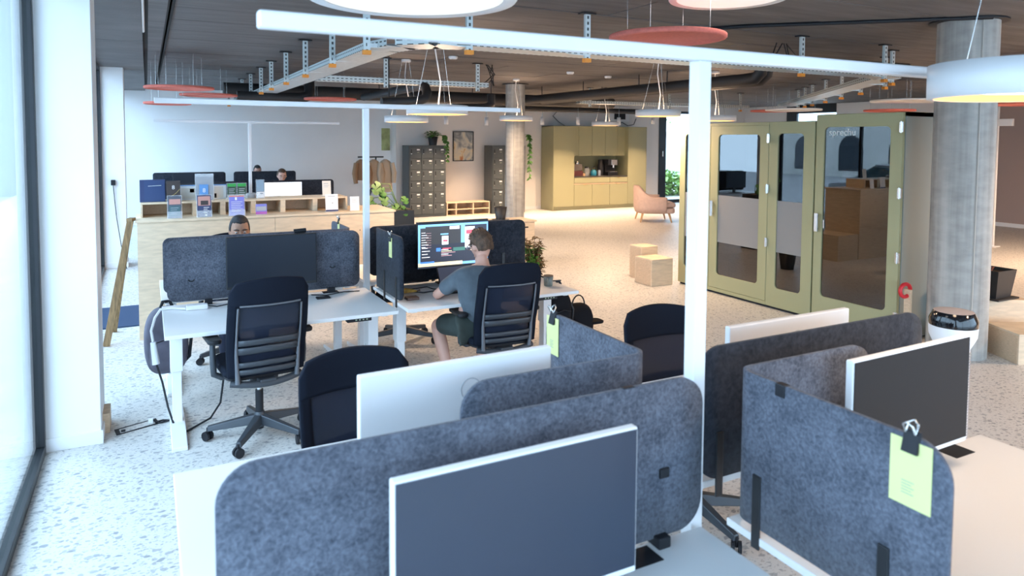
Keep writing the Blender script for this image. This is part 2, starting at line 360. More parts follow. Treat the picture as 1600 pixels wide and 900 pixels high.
def arc_path(pts, r, n=6):                         # polyline with rounded bends
    pts = [Vector((*p, 0)) for p in pts]; out = [pts[0]]
    for i in range(1, len(pts)-1):
        a = (pts[i-1]-pts[i]).normalized(); b = (pts[i+1]-pts[i]).normalized(); p0 = pts[i]+a*r; p1 = pts[i]+b*r; c = pts[i]+a*r+b*r
        for k in range(n+1):
            t = k/n*PI/2; out.append(c-b*r*math.cos(t)-a*r*math.sin(t) if True else None)
    out.append(pts[-1]); return out
def felt_mb(mb, pts, z0, z1, rad, th=0.018, bend=0.05):
    path = arc_path(pts, bend) if len(pts) > 2 else [Vector((*p, 0)) for p in pts]
    S0 = [0.0]
    for i in range(1, len(path)): S0.append(S0[-1]+(path[i]-path[i-1]).length)
    Ltot = S0[-1]
    ss = sorted(set([round(x, 5) for x in S0]+[round(rad*(1-math.cos(PI/2*k/8)), 5) for k in range(9)]+[round(Ltot-rad*(1-math.cos(PI/2*k/8)), 5) for k in range(9)]))
    def at(s):
        for i in range(1, len(S0)):
            if s <= S0[i]+1e-6:
                t = (s-S0[i-1])/max(1e-9, S0[i]-S0[i-1]); return path[i-1].lerp(path[i], t), (path[i]-path[i-1]).normalized()
        return path[-1], (path[-1]-path[-2]).normalized()
    vs = []; fs = []
    for s in ss:
        p, t = at(s); nrm = Vector((-t.y, t.x, 0))*th/2
        e = min(s, Ltot-s); ins = rad-math.sqrt(max(0, rad**2-(rad-e)**2)) if e < rad else 0
        zl, zh = z0+ins, z1-ins
        for off in (nrm, -nrm):
            vs.append((p.x+off.x, p.y+off.y, zl)); vs.append((p.x+off.x, p.y+off.y, zh))
    n = len(ss)
    for i in range(n-1):
        a, b = i*4, (i+1)*4
        fs += [(a, b, b+1, a+1), (a+2, a+3, b+3, b+2), (a+1, b+1, b+3, a+3), (a, a+2, b+2, b)]
    fs += [(0, 1, 3, 2), ((n-1)*4, (n-1)*4+2, (n-1)*4+3, (n-1)*4+1)]
    return mb.add(vs, fs, True)
def skin_mesh(verts, edges, sub=2, root=0):        # verts: (co, radius)
    me = bpy.data.meshes.new('skeleton'); me.from_pydata([v[0] for v in verts], edges, []); o = bpy.data.objects.new('skeleton', me); COL.objects.link(o)
    sk = o.modifiers.new('skin', 'SKIN'); sk.use_smooth_shade = True
    for i, v in enumerate(verts):
        r = v[1] if isinstance(v[1], tuple) else (v[1], v[1])
        me.skin_vertices[0].data[i].radius = r; me.skin_vertices[0].data[i].use_root = (i == root)
    ss = o.modifiers.new('sub', 'SUBSURF'); ss.levels = sub; ss.render_levels = sub
    bpy.context.view_layer.update()
    dg = bpy.context.evaluated_depsgraph_get(); out = bpy.data.meshes.new_from_object(o.evaluated_get(dg)); bpy.data.objects.remove(o); bpy.data.meshes.remove(me)
    return out
def remesh(meshes, voxel, name, m, parent, smooth=4):
    bm = bmesh.new()
    for me in meshes: bm.from_mesh(me)
    me = bpy.data.meshes.new(name); bm.to_mesh(me); bm.free()
    o = bpy.data.objects.new(name, me); COL.objects.link(o)
    r = o.modifiers.new('r', 'REMESH'); r.mode = 'VOXEL'; r.voxel_size = voxel; r.use_smooth_shade = True
    if smooth: s = o.modifiers.new('s', 'SMOOTH'); s.iterations = smooth; s.factor = 0.5
    bpy.context.view_layer.update(); dg = bpy.context.evaluated_depsgraph_get()
    out = bpy.data.meshes.new_from_object(o.evaluated_get(dg)); bpy.data.objects.remove(o)
    out.materials.clear(); out.materials.append(m); out.name = name
    for p in out.polygons: p.use_smooth = True
    o = bpy.data.objects.new(name, out); COL.objects.link(o)
    if parent: o.parent = parent; o.location = -parent.location
    return o
def mesh_of(mb):
    me = bpy.data.meshes.new('t'); me.from_pydata(mb.v, [], mb.f)
    for p in me.polygons: p.use_smooth = True
    bm = bmesh.new(); bm.from_mesh(me); bmesh.ops.remove_doubles(bm, verts=bm.verts, dist=1e-5); bmesh.ops.recalc_face_normals(bm, faces=bm.faces); bm.to_mesh(me); bm.free()
    return me

# ================================================================== THE ROOM
H = 3.05; XL, XR, YB, YF = -0.62, 17.6, 17.1, -1.4
struct(B(TERR).box(XL-0.2, YF-0.2, -0.12, XR+0.2, YB+0.7, 0).build('floor'))
ceil = struct(B(CEILB).box(XL-0.2, YF-0.2, H+0.03, XR+0.2, YB+0.9, H+0.25).build('ceiling'))
pl_mesh = {}
row = 0; y = 0.95-0.7*8
while y < YB+0.6:
    x = 0.22; first = True
    while x < XR:
        ln = min(5.8 if not first else (5.8, 3.4, 4.6)[row % 3], XR-x); first = False
        key = round(ln, 2)
        if key not in pl_mesh:
            o = B(CEIL).box(0, 0, 0, ln-0.012, 0.684, 0.06).build('ceiling_plank', ceil, world=False, bevel=0.004, seg=1); pl_mesh[key] = o
        else: o = pl_mesh[key].copy(); COL.objects.link(o)
        o.location = (x, y, H-0.01+random.uniform(0, 0.006)); x += ln
    y += 0.7; row += 1
sof = B(CEIL)                                       # the lower strip along the windows
sf = None
for y0, y1 in ((YF, 0.9), (0.91, 4.3), (4.31, 8.58), (8.60, 12.35), (12.37, YB+0.6)):
    if sf is None: sf = B(CEIL).box(0, 0, 0, 0.60, 1, 0.05).build('ceiling_panel', ceil, world=False); o = sf
    else: o = sf.copy(); COL.objects.link(o)
    o.location = (XL, y0, H-0.07); o.scale = (1, y1-y0, 1)
B(CEILB).box(-0.02, YF, H-0.03, 0.20, YB+0.6, H+0.02).build('ceiling_plank', ceil)
B(CEIL).box(0.03, YF, H-0.035, 0.17, YB+0.6, H-0.03).build('ceiling_plank', ceil)
B(mat('rough_filler', (0.008, 0.008, 0.01), 1.0, bump=0.8, bscale=50)).box(0.185, YF, H-0.03, 0.222, YB+0.6, H-0.012).build('ceiling_joint', ceil)
B(WMETAL).tube([(-0.012, 3.5, H-0.05), (-0.012, 7.9, H-0.05)], 0.014, 8).build('surface_conduit', ceil)

w = struct(B(PAINT).box(XL-0.2, 17.55, 0, 5.62, 17.75, H+0.03).build('wall_back_left'))
w = struct(B(WARMLIT_PAINT).box(5.60, YB, 0, 14.02, YB+0.2, H+0.03).build('wall_back'))
B(WARMLIT_PAINT).box(5.60, YB+0.2, 0, 5.80, 17.75, H+0.03).build('wall_panel', w)
B(WARMLIT_PAINT).box(15.75, YB, 0, XR+0.2, YB+0.2, H+0.03).build('wall_panel', w); B(WARMLIT_PAINT).box(14.02, YB, 2.86, 15.75, YB+0.2, H+0.03).build('wall_panel', w)
w = struct(B(WARMLIT_PAINT).box(XR, YF, 0, XR+0.2, 13.6, H+0.03).build('wall_right'))
B(WARMLIT_PAINT).box(XR, 15.35, 0, XR+0.2, YB+0.2, H+0.03).build('wall_panel', w)
B(WARMLIT_PAINT).box(XR, 13.6, 0, XR+0.2, 15.35, 0.9).build('wall_panel', w)
B(mat('taupe_wall_panel', (0.40, 0.31, 0.285), 0.9)).box(XR-0.01, 1.0, 0.09, XR, 9.35, H-0.02).build('wall_panel', w)
struct(B(WMETAL).box(XR-0.015, YF, 0, XR, 13.6, 0.09).build('baseboard_right'))
struct(B(WMETAL).box(5.62, YB-0.015, 0, 14.0, YB, 0.08).build('baseboard_back'))
w = struct(B(PAINT).box(11.0, YF-0.2, 0, XR+0.2, YF, H+0.03).build('wall_front'))
B(PAINT).box(XL-0.2, YF-0.2, 0, 0.0, YF, H+0.03).build('wall_panel', w)
for nm, y0, y1 in (('wall_left', 5.08, 5.50), ('wall_left_rear', 11.90, 12.32)):
    p = struct(B(PAINT).box(-0.70, y0, 0, -0.295, y1, H-0.05).build(nm, bevel=0.004))
    B(WMETAL).box(-0.70, y0-0.012, 0, -0.283, y1+0.002, 0.085).build('baseboard', p, bevel=0.003)
bb = B(PLYD).box(-0.295, 5.24, 0, -0.255, 5.44, 0.13).build('skirting_block', bpy.data.objects['wall_left'])
def window_run(name, y0, y1, mull):
    f = struct(B(DARKMETAL).box(XL-0.03, y0, 0, XL+0.03, y1, 0.055).build(name, bevel=0.004))
    B(DARKMETAL).box(XL-0.03, y0, H-0.13, XL+0.03, y1, H-0.07).build('window_frame', f)
    for m in mull: B(DARKMETAL).box(XL-0.03, m-0.028, 0.055, XL+0.03, m+0.028, H-0.13).build('window_frame', f, bevel=0.004)
    for a, b in zip(mull[:-1], mull[1:]): B(GLASS).box(XL-0.006, a+0.028, 0.055, XL+0.006, b-0.028, H-0.13).build('glass_pane', f)
window_run('window_1', YF, 5.08, [-1.37, 0.6, 2.8, 5.05])
window_run('window_2', 5.50, 11.90, [5.53, 7.65, 9.77, 11.87])
window_run('window_3', 12.32, 17.55, [12.35, 14.9, 17.5])
f = struct(B(DARKMETAL).box(14.02, YB-0.02, 0, 14.30, YB+0.08, 2.86).build('window_4', bevel=0.006))
B(DARKMETAL).box(14.30, YB, 0, 15.75, YB+0.08, 0.10).build('window_frame', f); B(DARKMETAL).box(14.30, YB, 2.78, 15.75, YB+0.08, 2.86).build('window_frame', f)
B(DARKMETAL).box(15.62, YB, 0.1, 15.75, YB+0.08, 2.78).build('window_frame', f); B(GLASS).box(14.30, YB+0.035, 0.1, 15.62, YB+0.045, 2.78).build('glass_pane', f)
B(CHROME).box(14.12, YB-0.07, 1.45, 14.15, YB-0.02, 1.62).build('window_handle', f, bevel=0.004)
f = struct(B(DARKMETAL).box(XR-0.02, 13.6, 2.78, XR+0.06, 15.35, H+0.03).build('window_5'))
B(DARKMETAL).box(XR-0.02, 14.96, 0.9, XR+0.06, 15.35, 2.78).build('window_frame', f); B(DARKMETAL).box(XR-0.02, 13.6, 0.9, XR+0.06, 14.96, 0.97).build('window_frame', f)
B(GLASS).box(XR+0.02, 13.6, 0.97, XR+0.03, 14.96, 2.78).build('glass_pane', f)
f = struct(B(DARKMETAL).box(0.0, YF-0.05, 0, 11.0, YF, 0.06).build('window_6')); B(DARKMETAL).box(0.0, YF-0.05, H-0.1, 11.0, YF, H+0.03).build('window_frame', f)
for k in range(5):
    x = 2.75*k; B(DARKMETAL).box(x-0.03 if k else 0, YF-0.05, 0.06, x+0.03 if k < 4 else 11.0, YF, H-0.1).build('window_frame', f)
for k in range(4): B(GLASS).box(2.75*k+0.03, YF-0.03, 0.06, 2.75*k+2.72, YF-0.02, H-0.1).build('glass_pane', f)
# white jamb with a small sign box on the right wall
t = thing('sign_box', 'small white sign box on thin white pole just right of the concrete pillar', 'sign', (14.0, 7.32, 0))
B(WMETAL).box(13.98, 7.36, 0, 14.02, 7.40, 2.62).build('pole', t); B(WMETAL).box(13.98, 7.12, 2.25, 14.04, 7.36, 2.38).build('sign_panel', t, bevel=0.004)
B(WMETAL).box(13.9, 7.3, 0, 14.1, 7.46, 0.015).build('base_plate', t)

# concrete pillars
def pillar(name, x, y, r, top, label):
    p = thing(name, label, 'pillar', (x, y, 0))
    B(CONC).lathe([(r, 0), (r, top)], (x, y, 0), 40).build('shaft', p)
    B(mat('board_joint', (0.40, 0.39, 0.36), 0.8)).box(x-0.012-0.55*r, y-r*0.86, 0, x-0.55*r, y-r*0.80, top).build('board_joint', p)
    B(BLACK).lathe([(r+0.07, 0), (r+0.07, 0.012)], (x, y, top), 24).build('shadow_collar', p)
    return p
pillar('concrete_pillar', 6.60, 3.76, 0.245, H-0.025, 'thick round board-marked concrete pillar beside the tall olive booth')
pillar('concrete_pillar', 6.45, 12.25, 0.19, H-0.025, 'slimmer grey concrete pillar in front of the lockers')

# ================================================================== DESKS
def control(mb, x, y): return mb.box(x-0.085, y-0.03, 0.685, x+0.085, y+0.03, 0.714)
def desk(x0, x1, yf, yb, label, grp='white sit-stand desks'):
    t = thing('desk', label, 'desk', ((x0+x1)/2, (yf+yb)/2, 0), grp); lo, hi = min(yf, yb), max(yf, yb); s = 1 if yb > yf else -1
    B(WHITE).box(x0, lo, 0.715, x1, hi, 0.74).build('tabletop', t, bevel=0.003)
    for x in (x0+0.075, x1-0.075):
        yc = yf+s*0.42
        lg = B(WMETAL).box(x-0.03, yc-0.04, 0.05, x+0.03, yc+0.04, 0.43).box(x-0.038, yc-0.05, 0.40, x+0.038, yc+0.05, 0.70).build('leg', t, bevel=0.004)
        B(WMETAL).prism([(lo+0.03, 0.0), (hi-0.05, 0.0), (hi-0.05, 0.025), (yc+0.1, 0.06), (yc-0.1, 0.06), (lo+0.03, 0.025)], 'X', x-0.045, x+0.045).build('foot', lg, bevel=0.004)
        B(WMETAL).box(x-0.02, lo+0.08, 0.69, x+0.02, hi-0.08, 0.714).build('bracket', t)
    B(WMETAL).box(x0+0.08, yf+s*0.42-0.04, 0.655, x1-0.08, yf+s*0.42+0.04, 0.70).build('cross_beam', t)
    control(B(BLACK), x1-0.27, yf+s*0.06).build('control_panel', t, bevel=0.004)
    k = B(INK)
    for i in range(4): k.box(x1-0.30+i*0.025, yf+s*0.06-0.0315*s-0.0008, 0.695, x1-0.288+i*0.025, yf+s*0.06-0.0315*s+0.0008, 0.704)
    k.build('buttons', t)
    g = B(BLACK).box((x0+x1)/2-0.06+0.45, yb-s*0.05-0.04, 0.7402, (x0+x1)/2+0.06+0.45, yb-s*0.05+0.04, 0.742).build('cable_port', t)
    return t
XA0, XA1, XC0, XC1 = 0.06, 1.52, 1.63, 3.04
desk(XA0, XA1, 0.80, 1.62, 'white desk in the near left bay holding the big dark monitor')
desk(XA0, XA1, 2.745, 1.83, 'white desk behind the longest near grey screen, under the white-backed monitor')
desk(XC0, XC1, 0.80, 1.62, 'desk at the lower right with clipped note screen and blank dark monitor')
desk(XC0, XC1, 2.745, 1.83, 'white desk behind the far right charcoal screen')
desk(0.07, 1.55, 4.69, 5.56, 'white desk with the empty task chair facing the covered grey screen')
desk(0.07, 1.55, 6.60, 5.74, 'white desk of the man whose dark hair shows over the screen')
desk(1.62, 3.06, 4.69, 5.56, 'white desk where the man in the grey T-shirt sits')
desk(1.62, 3.06, 6.60, 5.74, 'white desk hidden behind the coding monitor and charcoal screen')
for y, nm in ((12.45, 'third'), (16.0, 'rearmost')):
    for x0, x1, sd in ((0.07, 1.52, 'window-side'), (1.60, 3.05, 'aisle-side')):
        desk(x0, x1, y-0.95, y-0.09, f'{sd} front desk of the {nm} bench behind the plywood counter'); desk(x0, x1, y+0.95, y+0.09, f'{sd} rear desk of the {nm} bench behind the plywood counter')

def overhead(y, x0, x1, label, px=1.50):
    t = thing('overhead_frame', label, 'frame', (px, y, 0), 'white overhead frames above the desk benches')
    B(WMETAL).box(px-0.024, y-0.024, 0, px+0.024, y+0.024, 2.196).build('post', t, bevel=0.004)
    B(WMETAL).box(x0, y-0.02, 2.196, x1, y+0.02, 2.236).build('beam', t, bevel=0.006)
    B(WMETAL).box(px-0.08, y-0.06, 0, px+0.08, y+0.06, 0.008).build('base_plate', t)
    B(BLACK).box(px+0.024, y-0.012, 0.98, px+0.026, y+0.012, 1.0).build('socket_clip', t)
overhead(1.67, 0.225, 3.02, 'nearest white post and long beam crossing the top of the picture', 1.528)
overhead(5.65, 0.05, 3.02, 'white post and beam over the desks by the two seated men', 1.592)
overhead(12.45, 0.10, 3.03, 'distant white post and beam behind the leaflet counter', 1.53)

# ------------------------------------------------------------------ felt screens
def bracket(parent, x, y, ax, z0=0.70, z1=0.93, side=-1):
    if ax == 'Y': B(DARKMETAL).box(x-0.016, y+side*0.011-0.004, z0, x+0.016, y+side*0.011+0.004, z1).build('bracket', parent, bevel=0.003)
    else: B(DARKMETAL).box(x+side*0.011-0.004, y-0.016, z0, x+side*0.011+0.004, y+0.016, z1).build('bracket', parent, bevel=0.003)
def screen(pts, label, m=FELT, z0=0.765, z1=1.235, rad=0.09, grp='felt desk screens'):
    t = thing('desk_screen', label, 'screen', (pts[0][0], pts[0][1], z0), grp)
    felt_mb(B(m, True), pts, z0, z1, rad).build('felt_panel', t)
    return t
t = screen([(0.115, 1.605), (1.497, 1.605)], 'longest foreground slate felt screen behind the big dark monitor')
B(BLACK).box(1.33, 1.588, 0.945, 1.365, 1.596, 0.975).build('clip', t, bevel=0.003); B(BLACK).box(1.315, 1.57, 0.7405, 1.36, 1.64, 0.775).build('clamp', t, bevel=0.004)
B(BLACK).box(1.20, 1.597, 1.15, 1.24, 1.617, 1.238).build('clip', t, bevel=0.003); B(BLACK).box(0.25, 1.57, 0.7405, 0.30, 1.64, 0.775).build('clamp', t, bevel=0.004)
t = screen([(0.80, 1.85), (1.478, 1.85), (1.478, 2.50)], 'L-shaped slate felt screen around the white-backed monitor')
bracket(t, 1.478, 2.2, 'X', side=1)
t = screen([(2.27, 1.592), (1.642, 1.592), (1.642, 0.93)], 'slate felt screen wrapping the lower right desk with the large note')
bracket(t, 1.642, 1.50, 'X'); bracket(t, 1.642, 1.085, 'X'); B(BLACK).box(1.629, 1.405, 1.20, 1.656, 1.44, 1.238).build('clip', t, bevel=0.003)
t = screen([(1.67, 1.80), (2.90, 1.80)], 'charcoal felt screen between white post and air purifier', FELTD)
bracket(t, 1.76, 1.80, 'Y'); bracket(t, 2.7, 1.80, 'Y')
t = screen([(0.105, 5.50), (1.49, 5.50)], 'slate felt screen behind the blank monitor and empty chair', FELT, 0.775, 1.22, 0.06)
for x, z in ((0.28, 0.93), (1.29, 0.95)):
    tt = [(x-0.016+0.016*math.cos(a)*1.2, 5.488, z+0.014*math.sin(a)) for a in [PI*1.0+PI*k/6 for k in range(7)]]
    B(BLACK).tube(tt, 0.004, 6).build('cable_hook', t)
B(BLACK).box(1.24, 5.47, 0.7405, 1.29, 5.53, 0.78).build('clamp', t); B(BLACK).box(0.35, 5.47, 0.7405, 0.40, 5.53, 0.78).build('clamp', t)
t = screen([(0.088, 5.83), (1.50, 5.83), (1.50, 6.45)], 'slate felt screen on the desk of the man with short black hair', FELT, 0.775, 1.195, 0.05)
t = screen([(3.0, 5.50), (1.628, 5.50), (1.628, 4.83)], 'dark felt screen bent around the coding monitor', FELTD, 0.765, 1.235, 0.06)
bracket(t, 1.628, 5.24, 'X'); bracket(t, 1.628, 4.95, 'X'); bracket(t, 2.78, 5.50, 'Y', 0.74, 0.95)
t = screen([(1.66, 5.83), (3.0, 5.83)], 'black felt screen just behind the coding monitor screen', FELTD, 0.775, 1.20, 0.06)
for y, nm in ((12.36, 'third'), (15.90, 'rearmost')):
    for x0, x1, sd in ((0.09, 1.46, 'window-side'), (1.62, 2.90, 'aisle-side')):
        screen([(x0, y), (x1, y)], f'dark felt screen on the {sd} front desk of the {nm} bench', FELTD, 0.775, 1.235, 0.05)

# ------------------------------------------------------------------ monitors
def monitor(loc, rz, wd, ht, label, face=None, back=None, cz=None, bezel=0.006, chin=0.02, grp='desk monitors'):
    """loc = point on the desk under the screen, screen faces local -Y, cz = centre height"""
    face = face or SCREEN; back = back or WMETAL
    t = thing('monitor', label, 'monitor', loc, grp, rz); L = lambda mb, n, p=t, **k: mb.build(n, p, world=False, **k)
    z0, z1 = cz-ht/2-loc[2], cz+ht/2-loc[2]
    L(B(back).box(-wd/2, 0.0, z0, wd/2, 0.028, z1).box(-wd*0.22, 0.028, z0+0.03, wd*0.22, 0.045, z0+ht*0.42), 'casing', bevel=0.005)
    L(B(face).box(-wd/2+bezel, -0.003, z0+chin, wd/2-bezel, 0.002, z1-bezel), 'display')
    L(B(mat('pale_grey_ring', (0.52, 0.55, 0.58), 0.5)).lathe([(0.036, 0), (0.036, 0.0008), (0.0325, 0.0008), (0.0325, 0.0)], (0, 0, 0), 28, True, False), 'maker_badge')
    bd = t.children[-1]; bd.rotation_euler = (-PI/2, 0, 0); bd.location = (-0.03, 0.0282, (z0+z1)/2+0.105)
    nk = L(B(back).box(-0.035, 0.046, 0.012, 0.035, 0.075, z0+ht*0.40), 'stand_neck', bevel=0.004)
    L(B(back).box(-0.12, -0.07, 0.001, 0.12, 0.12, 0.012), 'stand_base', bevel=0.004)
    return t
DZ = 0.7405
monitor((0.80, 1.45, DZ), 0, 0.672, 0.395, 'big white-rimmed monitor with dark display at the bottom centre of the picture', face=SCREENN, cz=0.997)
monitor((0.865, 2.02, DZ), PI+0.02, 0.66, 0.40, 'white-backed monitor behind the L-shaped slate screen', cz=1.055)
monitor((2.355, 1.475, DZ), 0.02, 0.672, 0.40, 'blank dark monitor with white edge beside the air purifier', face=SCREENW, cz=1.036)
monitor((2.445, 2.10, DZ), PI, 0.73, 0.40, 'white-backed monitor behind the charcoal screen near the booths', cz=0.995)
BLK = mat('monitor_black', (0.014, 0.015, 0.017), 0.45)
monitor((0.815, 5.42, DZ), 0.0, 0.645, 0.385, 'blank black monitor before the slate screen and empty chair', back=BLK, cz=1.035)
mon = monitor((2.25, 5.36, DZ), 0.0, 0.64, 0.385, 'lit monitor showing code in front of the man in grey', back=BLK, cz=1.083)
# picture on the lit screen
sc = {k: mat('screen_'+k, c, 0.5, emit=e) for k, c, e in (('navy', (0.035, 0.04, 0.06), 0.8), ('dark', (0.05, 0.05, 0.055), 0.8), ('white', (0.85, 0.82, 0.85), 1.0), ('sky', (0.25, 0.55, 0.9), 0.8), ('red', (0.85, 0.10, 0.15), 0.9), ('blue', (0.08, 0.25, 0.8), 0.9), ('rose', (0.7, 0.4, 0.4), 0.6), ('cream', (0.85, 0.72, 0.45), 0.9), ('green', (0.08, 0.22, 0.18), 0.7))}
mb = MB()
def px(k, x0, y0, x1, y1, d=0.0):                 # in fractions of the display
    u = lambda x: -0.314+0.628*x
    v = lambda y: 0.152+0.359*(1-y)
    mb.use(sc[k]).box(u(x0), -0.0042-d, v(y1), u(x1), -0.0032-d, v(y0))
px('sky', 0, 0, 1, 1); px('dark', 0.03, 0.05, 0.60, 0.46, .001); px('navy', 0.03, 0.46, 0.98, 0.90, .001); px('navy', 0.66, 0.05, 0.98, 0.46, .001)
px('white', 0.44, 0.06, 0.58, 0.13, .002); px('sky', 0.0, 0.0, 0.1, 0.08, .002); px('white', 0.33, 0.28, 0.42, 0.48, .002); px('red', 0.345, 0.37, 0.41, 0.41, .003); px('sky', 0.31, 0.22, 0.42, 0.25, .002)
for k in range(7): px('white', 0.045, 0.18+k*0.055, 0.10+0.02*(k % 3), 0.192+k*0.055, .002); px('rose', 0.11, 0.195+k*0.055, 0.18, 0.202+k*0.055, .002)
px('white', 0.66, 0.09, 0.80, 0.58, .002); px('red', 0.675, 0.17, 0.79, 0.26, .003)
px('red', 0.34, 0.56, 0.46, 0.58, .002); px('green', 0.49, 0.56, 0.66, 0.64, .002); px('blue', 0.25, 0.55, 0.31, 0.63, .002)
for k in range(5): px(('white', 'cream', 'rose', 'white', 'rose')[k], 0.32, 0.59+k*0.035, 0.42+0.05*(k % 3), 0.605+k*0.035, .002)
for k in range(4): px('white', 0.05, 0.53+k*0.07, 0.13+0.03*(k % 2), 0.545+k*0.07, .002)
px('cream', 0.0, 0.88, 0.62, 0.96, .002); px('blue', 0.03, 0.85, 0.22, 0.89, .003); px('navy', 0.0, 0.96, 1.0, 1.0, .002)
mb.build('screen_picture', mon, world=False)
WS = mat('bright_white_screen', (0.85, 0.88, 0.95), 0.4, emit=0.75)
m3 = monitor((1.98, 11.95, DZ), 0.0, 0.60, 0.37, 'small distant monitor with a bright white page behind the counter', back=BLK, face=WS, cz=1.045)
mk = B(mat('page_print', (0.2, 0.22, 0.3), 0.7))
for k in range(5): mk.box(-0.26, -0.0045, 0.26+0.04*k, -0.05+0.05*(k % 3), -0.0035, 0.264+0.04*k)
mk.build('screen_picture', m3, world=False)
monitor((0.75, 11.95, DZ), 0.0, 0.62, 0.38, 'dark distant monitor behind the leaflets at the window side', back=BLK, cz=1.05)
monitor((0.75, 15.45, DZ), 0.0, 0.62, 0.38, 'dark monitor on the rearmost bench near the window side', back=BLK, cz=1.06)
monitor((2.35, 13.05, DZ), PI, 0.62, 0.38, 'dark monitor back facing us beside the head at the third bench', back=BLK, cz=1.0)

# ================================================================== TASK CHAIRS
def chair(label):
    t = thing('task_chair', label, 'chair', (0, 0, 0), 'black task chairs'); L = lambda mb, n, p=t, **k: mb.build(n, p, world=False, **k)
    base = L(B(GRAPH).lathe([(0.045, 0.07), (0.045, 0.13), (0.03, 0.16)], n=14), 'star_base')
    for k in range(5):
        a = 2*PI*k/5+0.3; c, s = math.cos(a), math.sin(a)
        arm = B(GRAPH); n0 = Vector((-s, c, 0))
        p0 = Vector((c*0.03, s*0.03, 0.115)); p1 = Vector((c*0.325, s*0.325, 0.075)); vs = []
        for p, wd, hh in ((p0, 0.033, 0.03), (p1, 0.02, 0.016)): vs += [p+n0*wd-Vector((0, 0, hh)), p-n0*wd-Vector((0, 0, hh)), p-n0*wd*0.7+Vector((0, 0, hh)), p+n0*wd*0.7+Vector((0, 0, hh))]
        arm.add(vs, [(0, 1, 2, 3), (7, 6, 5, 4), (0, 4, 5, 1), (1, 5, 6, 2), (2, 6, 7, 3), (3, 7, 4, 0)])
        ao = L(arm, 'base_arm', base, bevel=0.005)
        cs = B(BLACK); q = p1*1.0; q.z = 0.03; ax = Vector((math.cos(a+0.9), math.sin(a+0.9), 0))
        for sg in (-1, 1): cs.tube([q+ax*sg*0.008, q+ax*sg*0.024], 0.03, 14)
        cs.tube([q, q+Vector((0, 0, 0.05))], 0.008, 6)
        cs.build('caster', base, world=False)
    L(B(CHROME).tube([(0, 0, 0.15), (0, 0, 0.40)], 0.016, 12), 'gas_lift'); L(B(BLACK).tube([(0, 0, 0.05), (0, 0, 0.30)], 0.026, 12), 'lift_sleeve')
    L(B(GRAPH).box(-0.09, -0.14, 0.39, 0.09, 0.13, 0.435), 'tilt_mechanism', bevel=0.01)
    seat = B(CHAIRF).prism(rrect(-0.25, -0.20, 0.25, 0.27, 0.09), 'Z', 0.45, 0.50)
    L(seat, 'seat', bevel=0.018, seg=3)
    L(B(BLACK).prism(rrect(-0.235, -0.19, 0.235, 0.255, 0.08), 'Z', 0.435, 0.452), 'seat_pan')
    # back: a curved sheet, reclining; local depth as function of height
    def yb(z, x): return -0.245-0.12*max(0, z-0.62)/0.45+0.05*(x/0.24)**2*1.0-0.02*math.sin((z-0.45)*PI/0.6)
    def hw(z): return 0.236+0.012*math.sin((z-0.45)/0.62*PI)
    def sheet(mb, zf, xf0, xf1, th, nx=14, nz=12, off=0.0):
        vs = []; fs = []
        for side in (0, 1):
            for i in range(nz+1):
                for j in range(nx+1):
                    v = j/nx; z0, z1 = zf(v); z = z0+(z1-z0)*i/nz; x = xf0(z)+(xf1(z)-xf0(z))*v
                    vs.append((x, yb(z, x)+off+(th if side else 0), z))
        q = (nx+1)*(nz+1)
        for i in range(nz):
            for j in range(nx):
                a = i*(nx+1)+j; fs.append((a, a+1, a+nx+2, a+nx+1)); fs.append((q+a, q+a+nx+1, q+a+nx+2, q+a+1))
        ed = [j for j in range(nx+1)]+[(i)*(nx+1)+nx for i in range(1, nz+1)]+[nz*(nx+1)+j for j in range(nx-1, -1, -1)]+[i*(nx+1) for i in range(nz-1, 0, -1)]
        for k in range(len(ed)): a, b = ed[k], ed[(k+1) % len(ed)]; fs.append((a, q+a, q+b, b))
        return mb.add(vs, fs, True)
    ztop = lambda v: 1.075-0.035*(2*v-1)**2-0.05*max(0, abs(2*v-1)-0.86)/0.14
    L(sheet(B(CHAIRF, True), lambda v: (0.905, ztop(v)), lambda z: -hw(z), lambda z: hw(z), 0.03), 'headband')
    for sg in (-1, 1):
        x0 = (lambda z, sg=sg: sg*hw(z) if sg < 0 else hw(z)-0.05); x1 = (lambda z, sg=sg: -hw(z)+0.05 if sg < 0 else hw(z))
        L(sheet(B(CHAIRF, True), lambda v: (0.46, 0.915), x0, x1, 0.028, 3, 14), 'back_upright')
    L(sheet(B(NET, True), lambda v: (0.47, 0.91), lambda z: -hw(z)+0.045, lambda z: hw(z)-0.045, 0.004, 12, 12, 0.016), 'netting')
    rim = []
    for k in range(12): z = 0.43+0.47*k/11; x = -(hw(z)-0.052+0.0*z); rim.append((x, yb(z, x)-0.006, z))
    top = [(x, yb(0.912, x)-0.006, 0.912) for x in [-(0.185-0.37*k/8) for k in range(9)]]
    L(B(CHAIRRIM).tube(rim, [0.016-0.009*min(1, k/7) for k in range(12)], 8), 'rim'); L(B(CHAIRRIM).tube([(-x, y, z) for x, y, z in rim], [0.016-0.009*min(1, k/7) for k in range(12)], 8), 'rim')
    L(B(CHAIRRIM).tube(top, 0.006, 8), 'rim')
    for z, hgt in ((0.655, 0.036), (0.60, 0.042), (0.52, 0.03), (0.475, 0.03)):
        b = B(GRAPH); sheet(b, lambda v, z=z, hgt=hgt: (z+0.012*(1-abs(2*v-1)*0.5), z+hgt+0.012*(1-abs(2*v-1)*0.5)), lambda z: -0.185, lambda z: 0.185, 0.014, 10, 2, -0.012)
        L(b, 'lumbar_bar')
    bas = [(x, yb(0.45, x)-0.01+0.03, 0.43-0.025*math.cos(x/0.25*PI/2)) for x in [-0.22+0.44*k/10 for k in range(11)]]
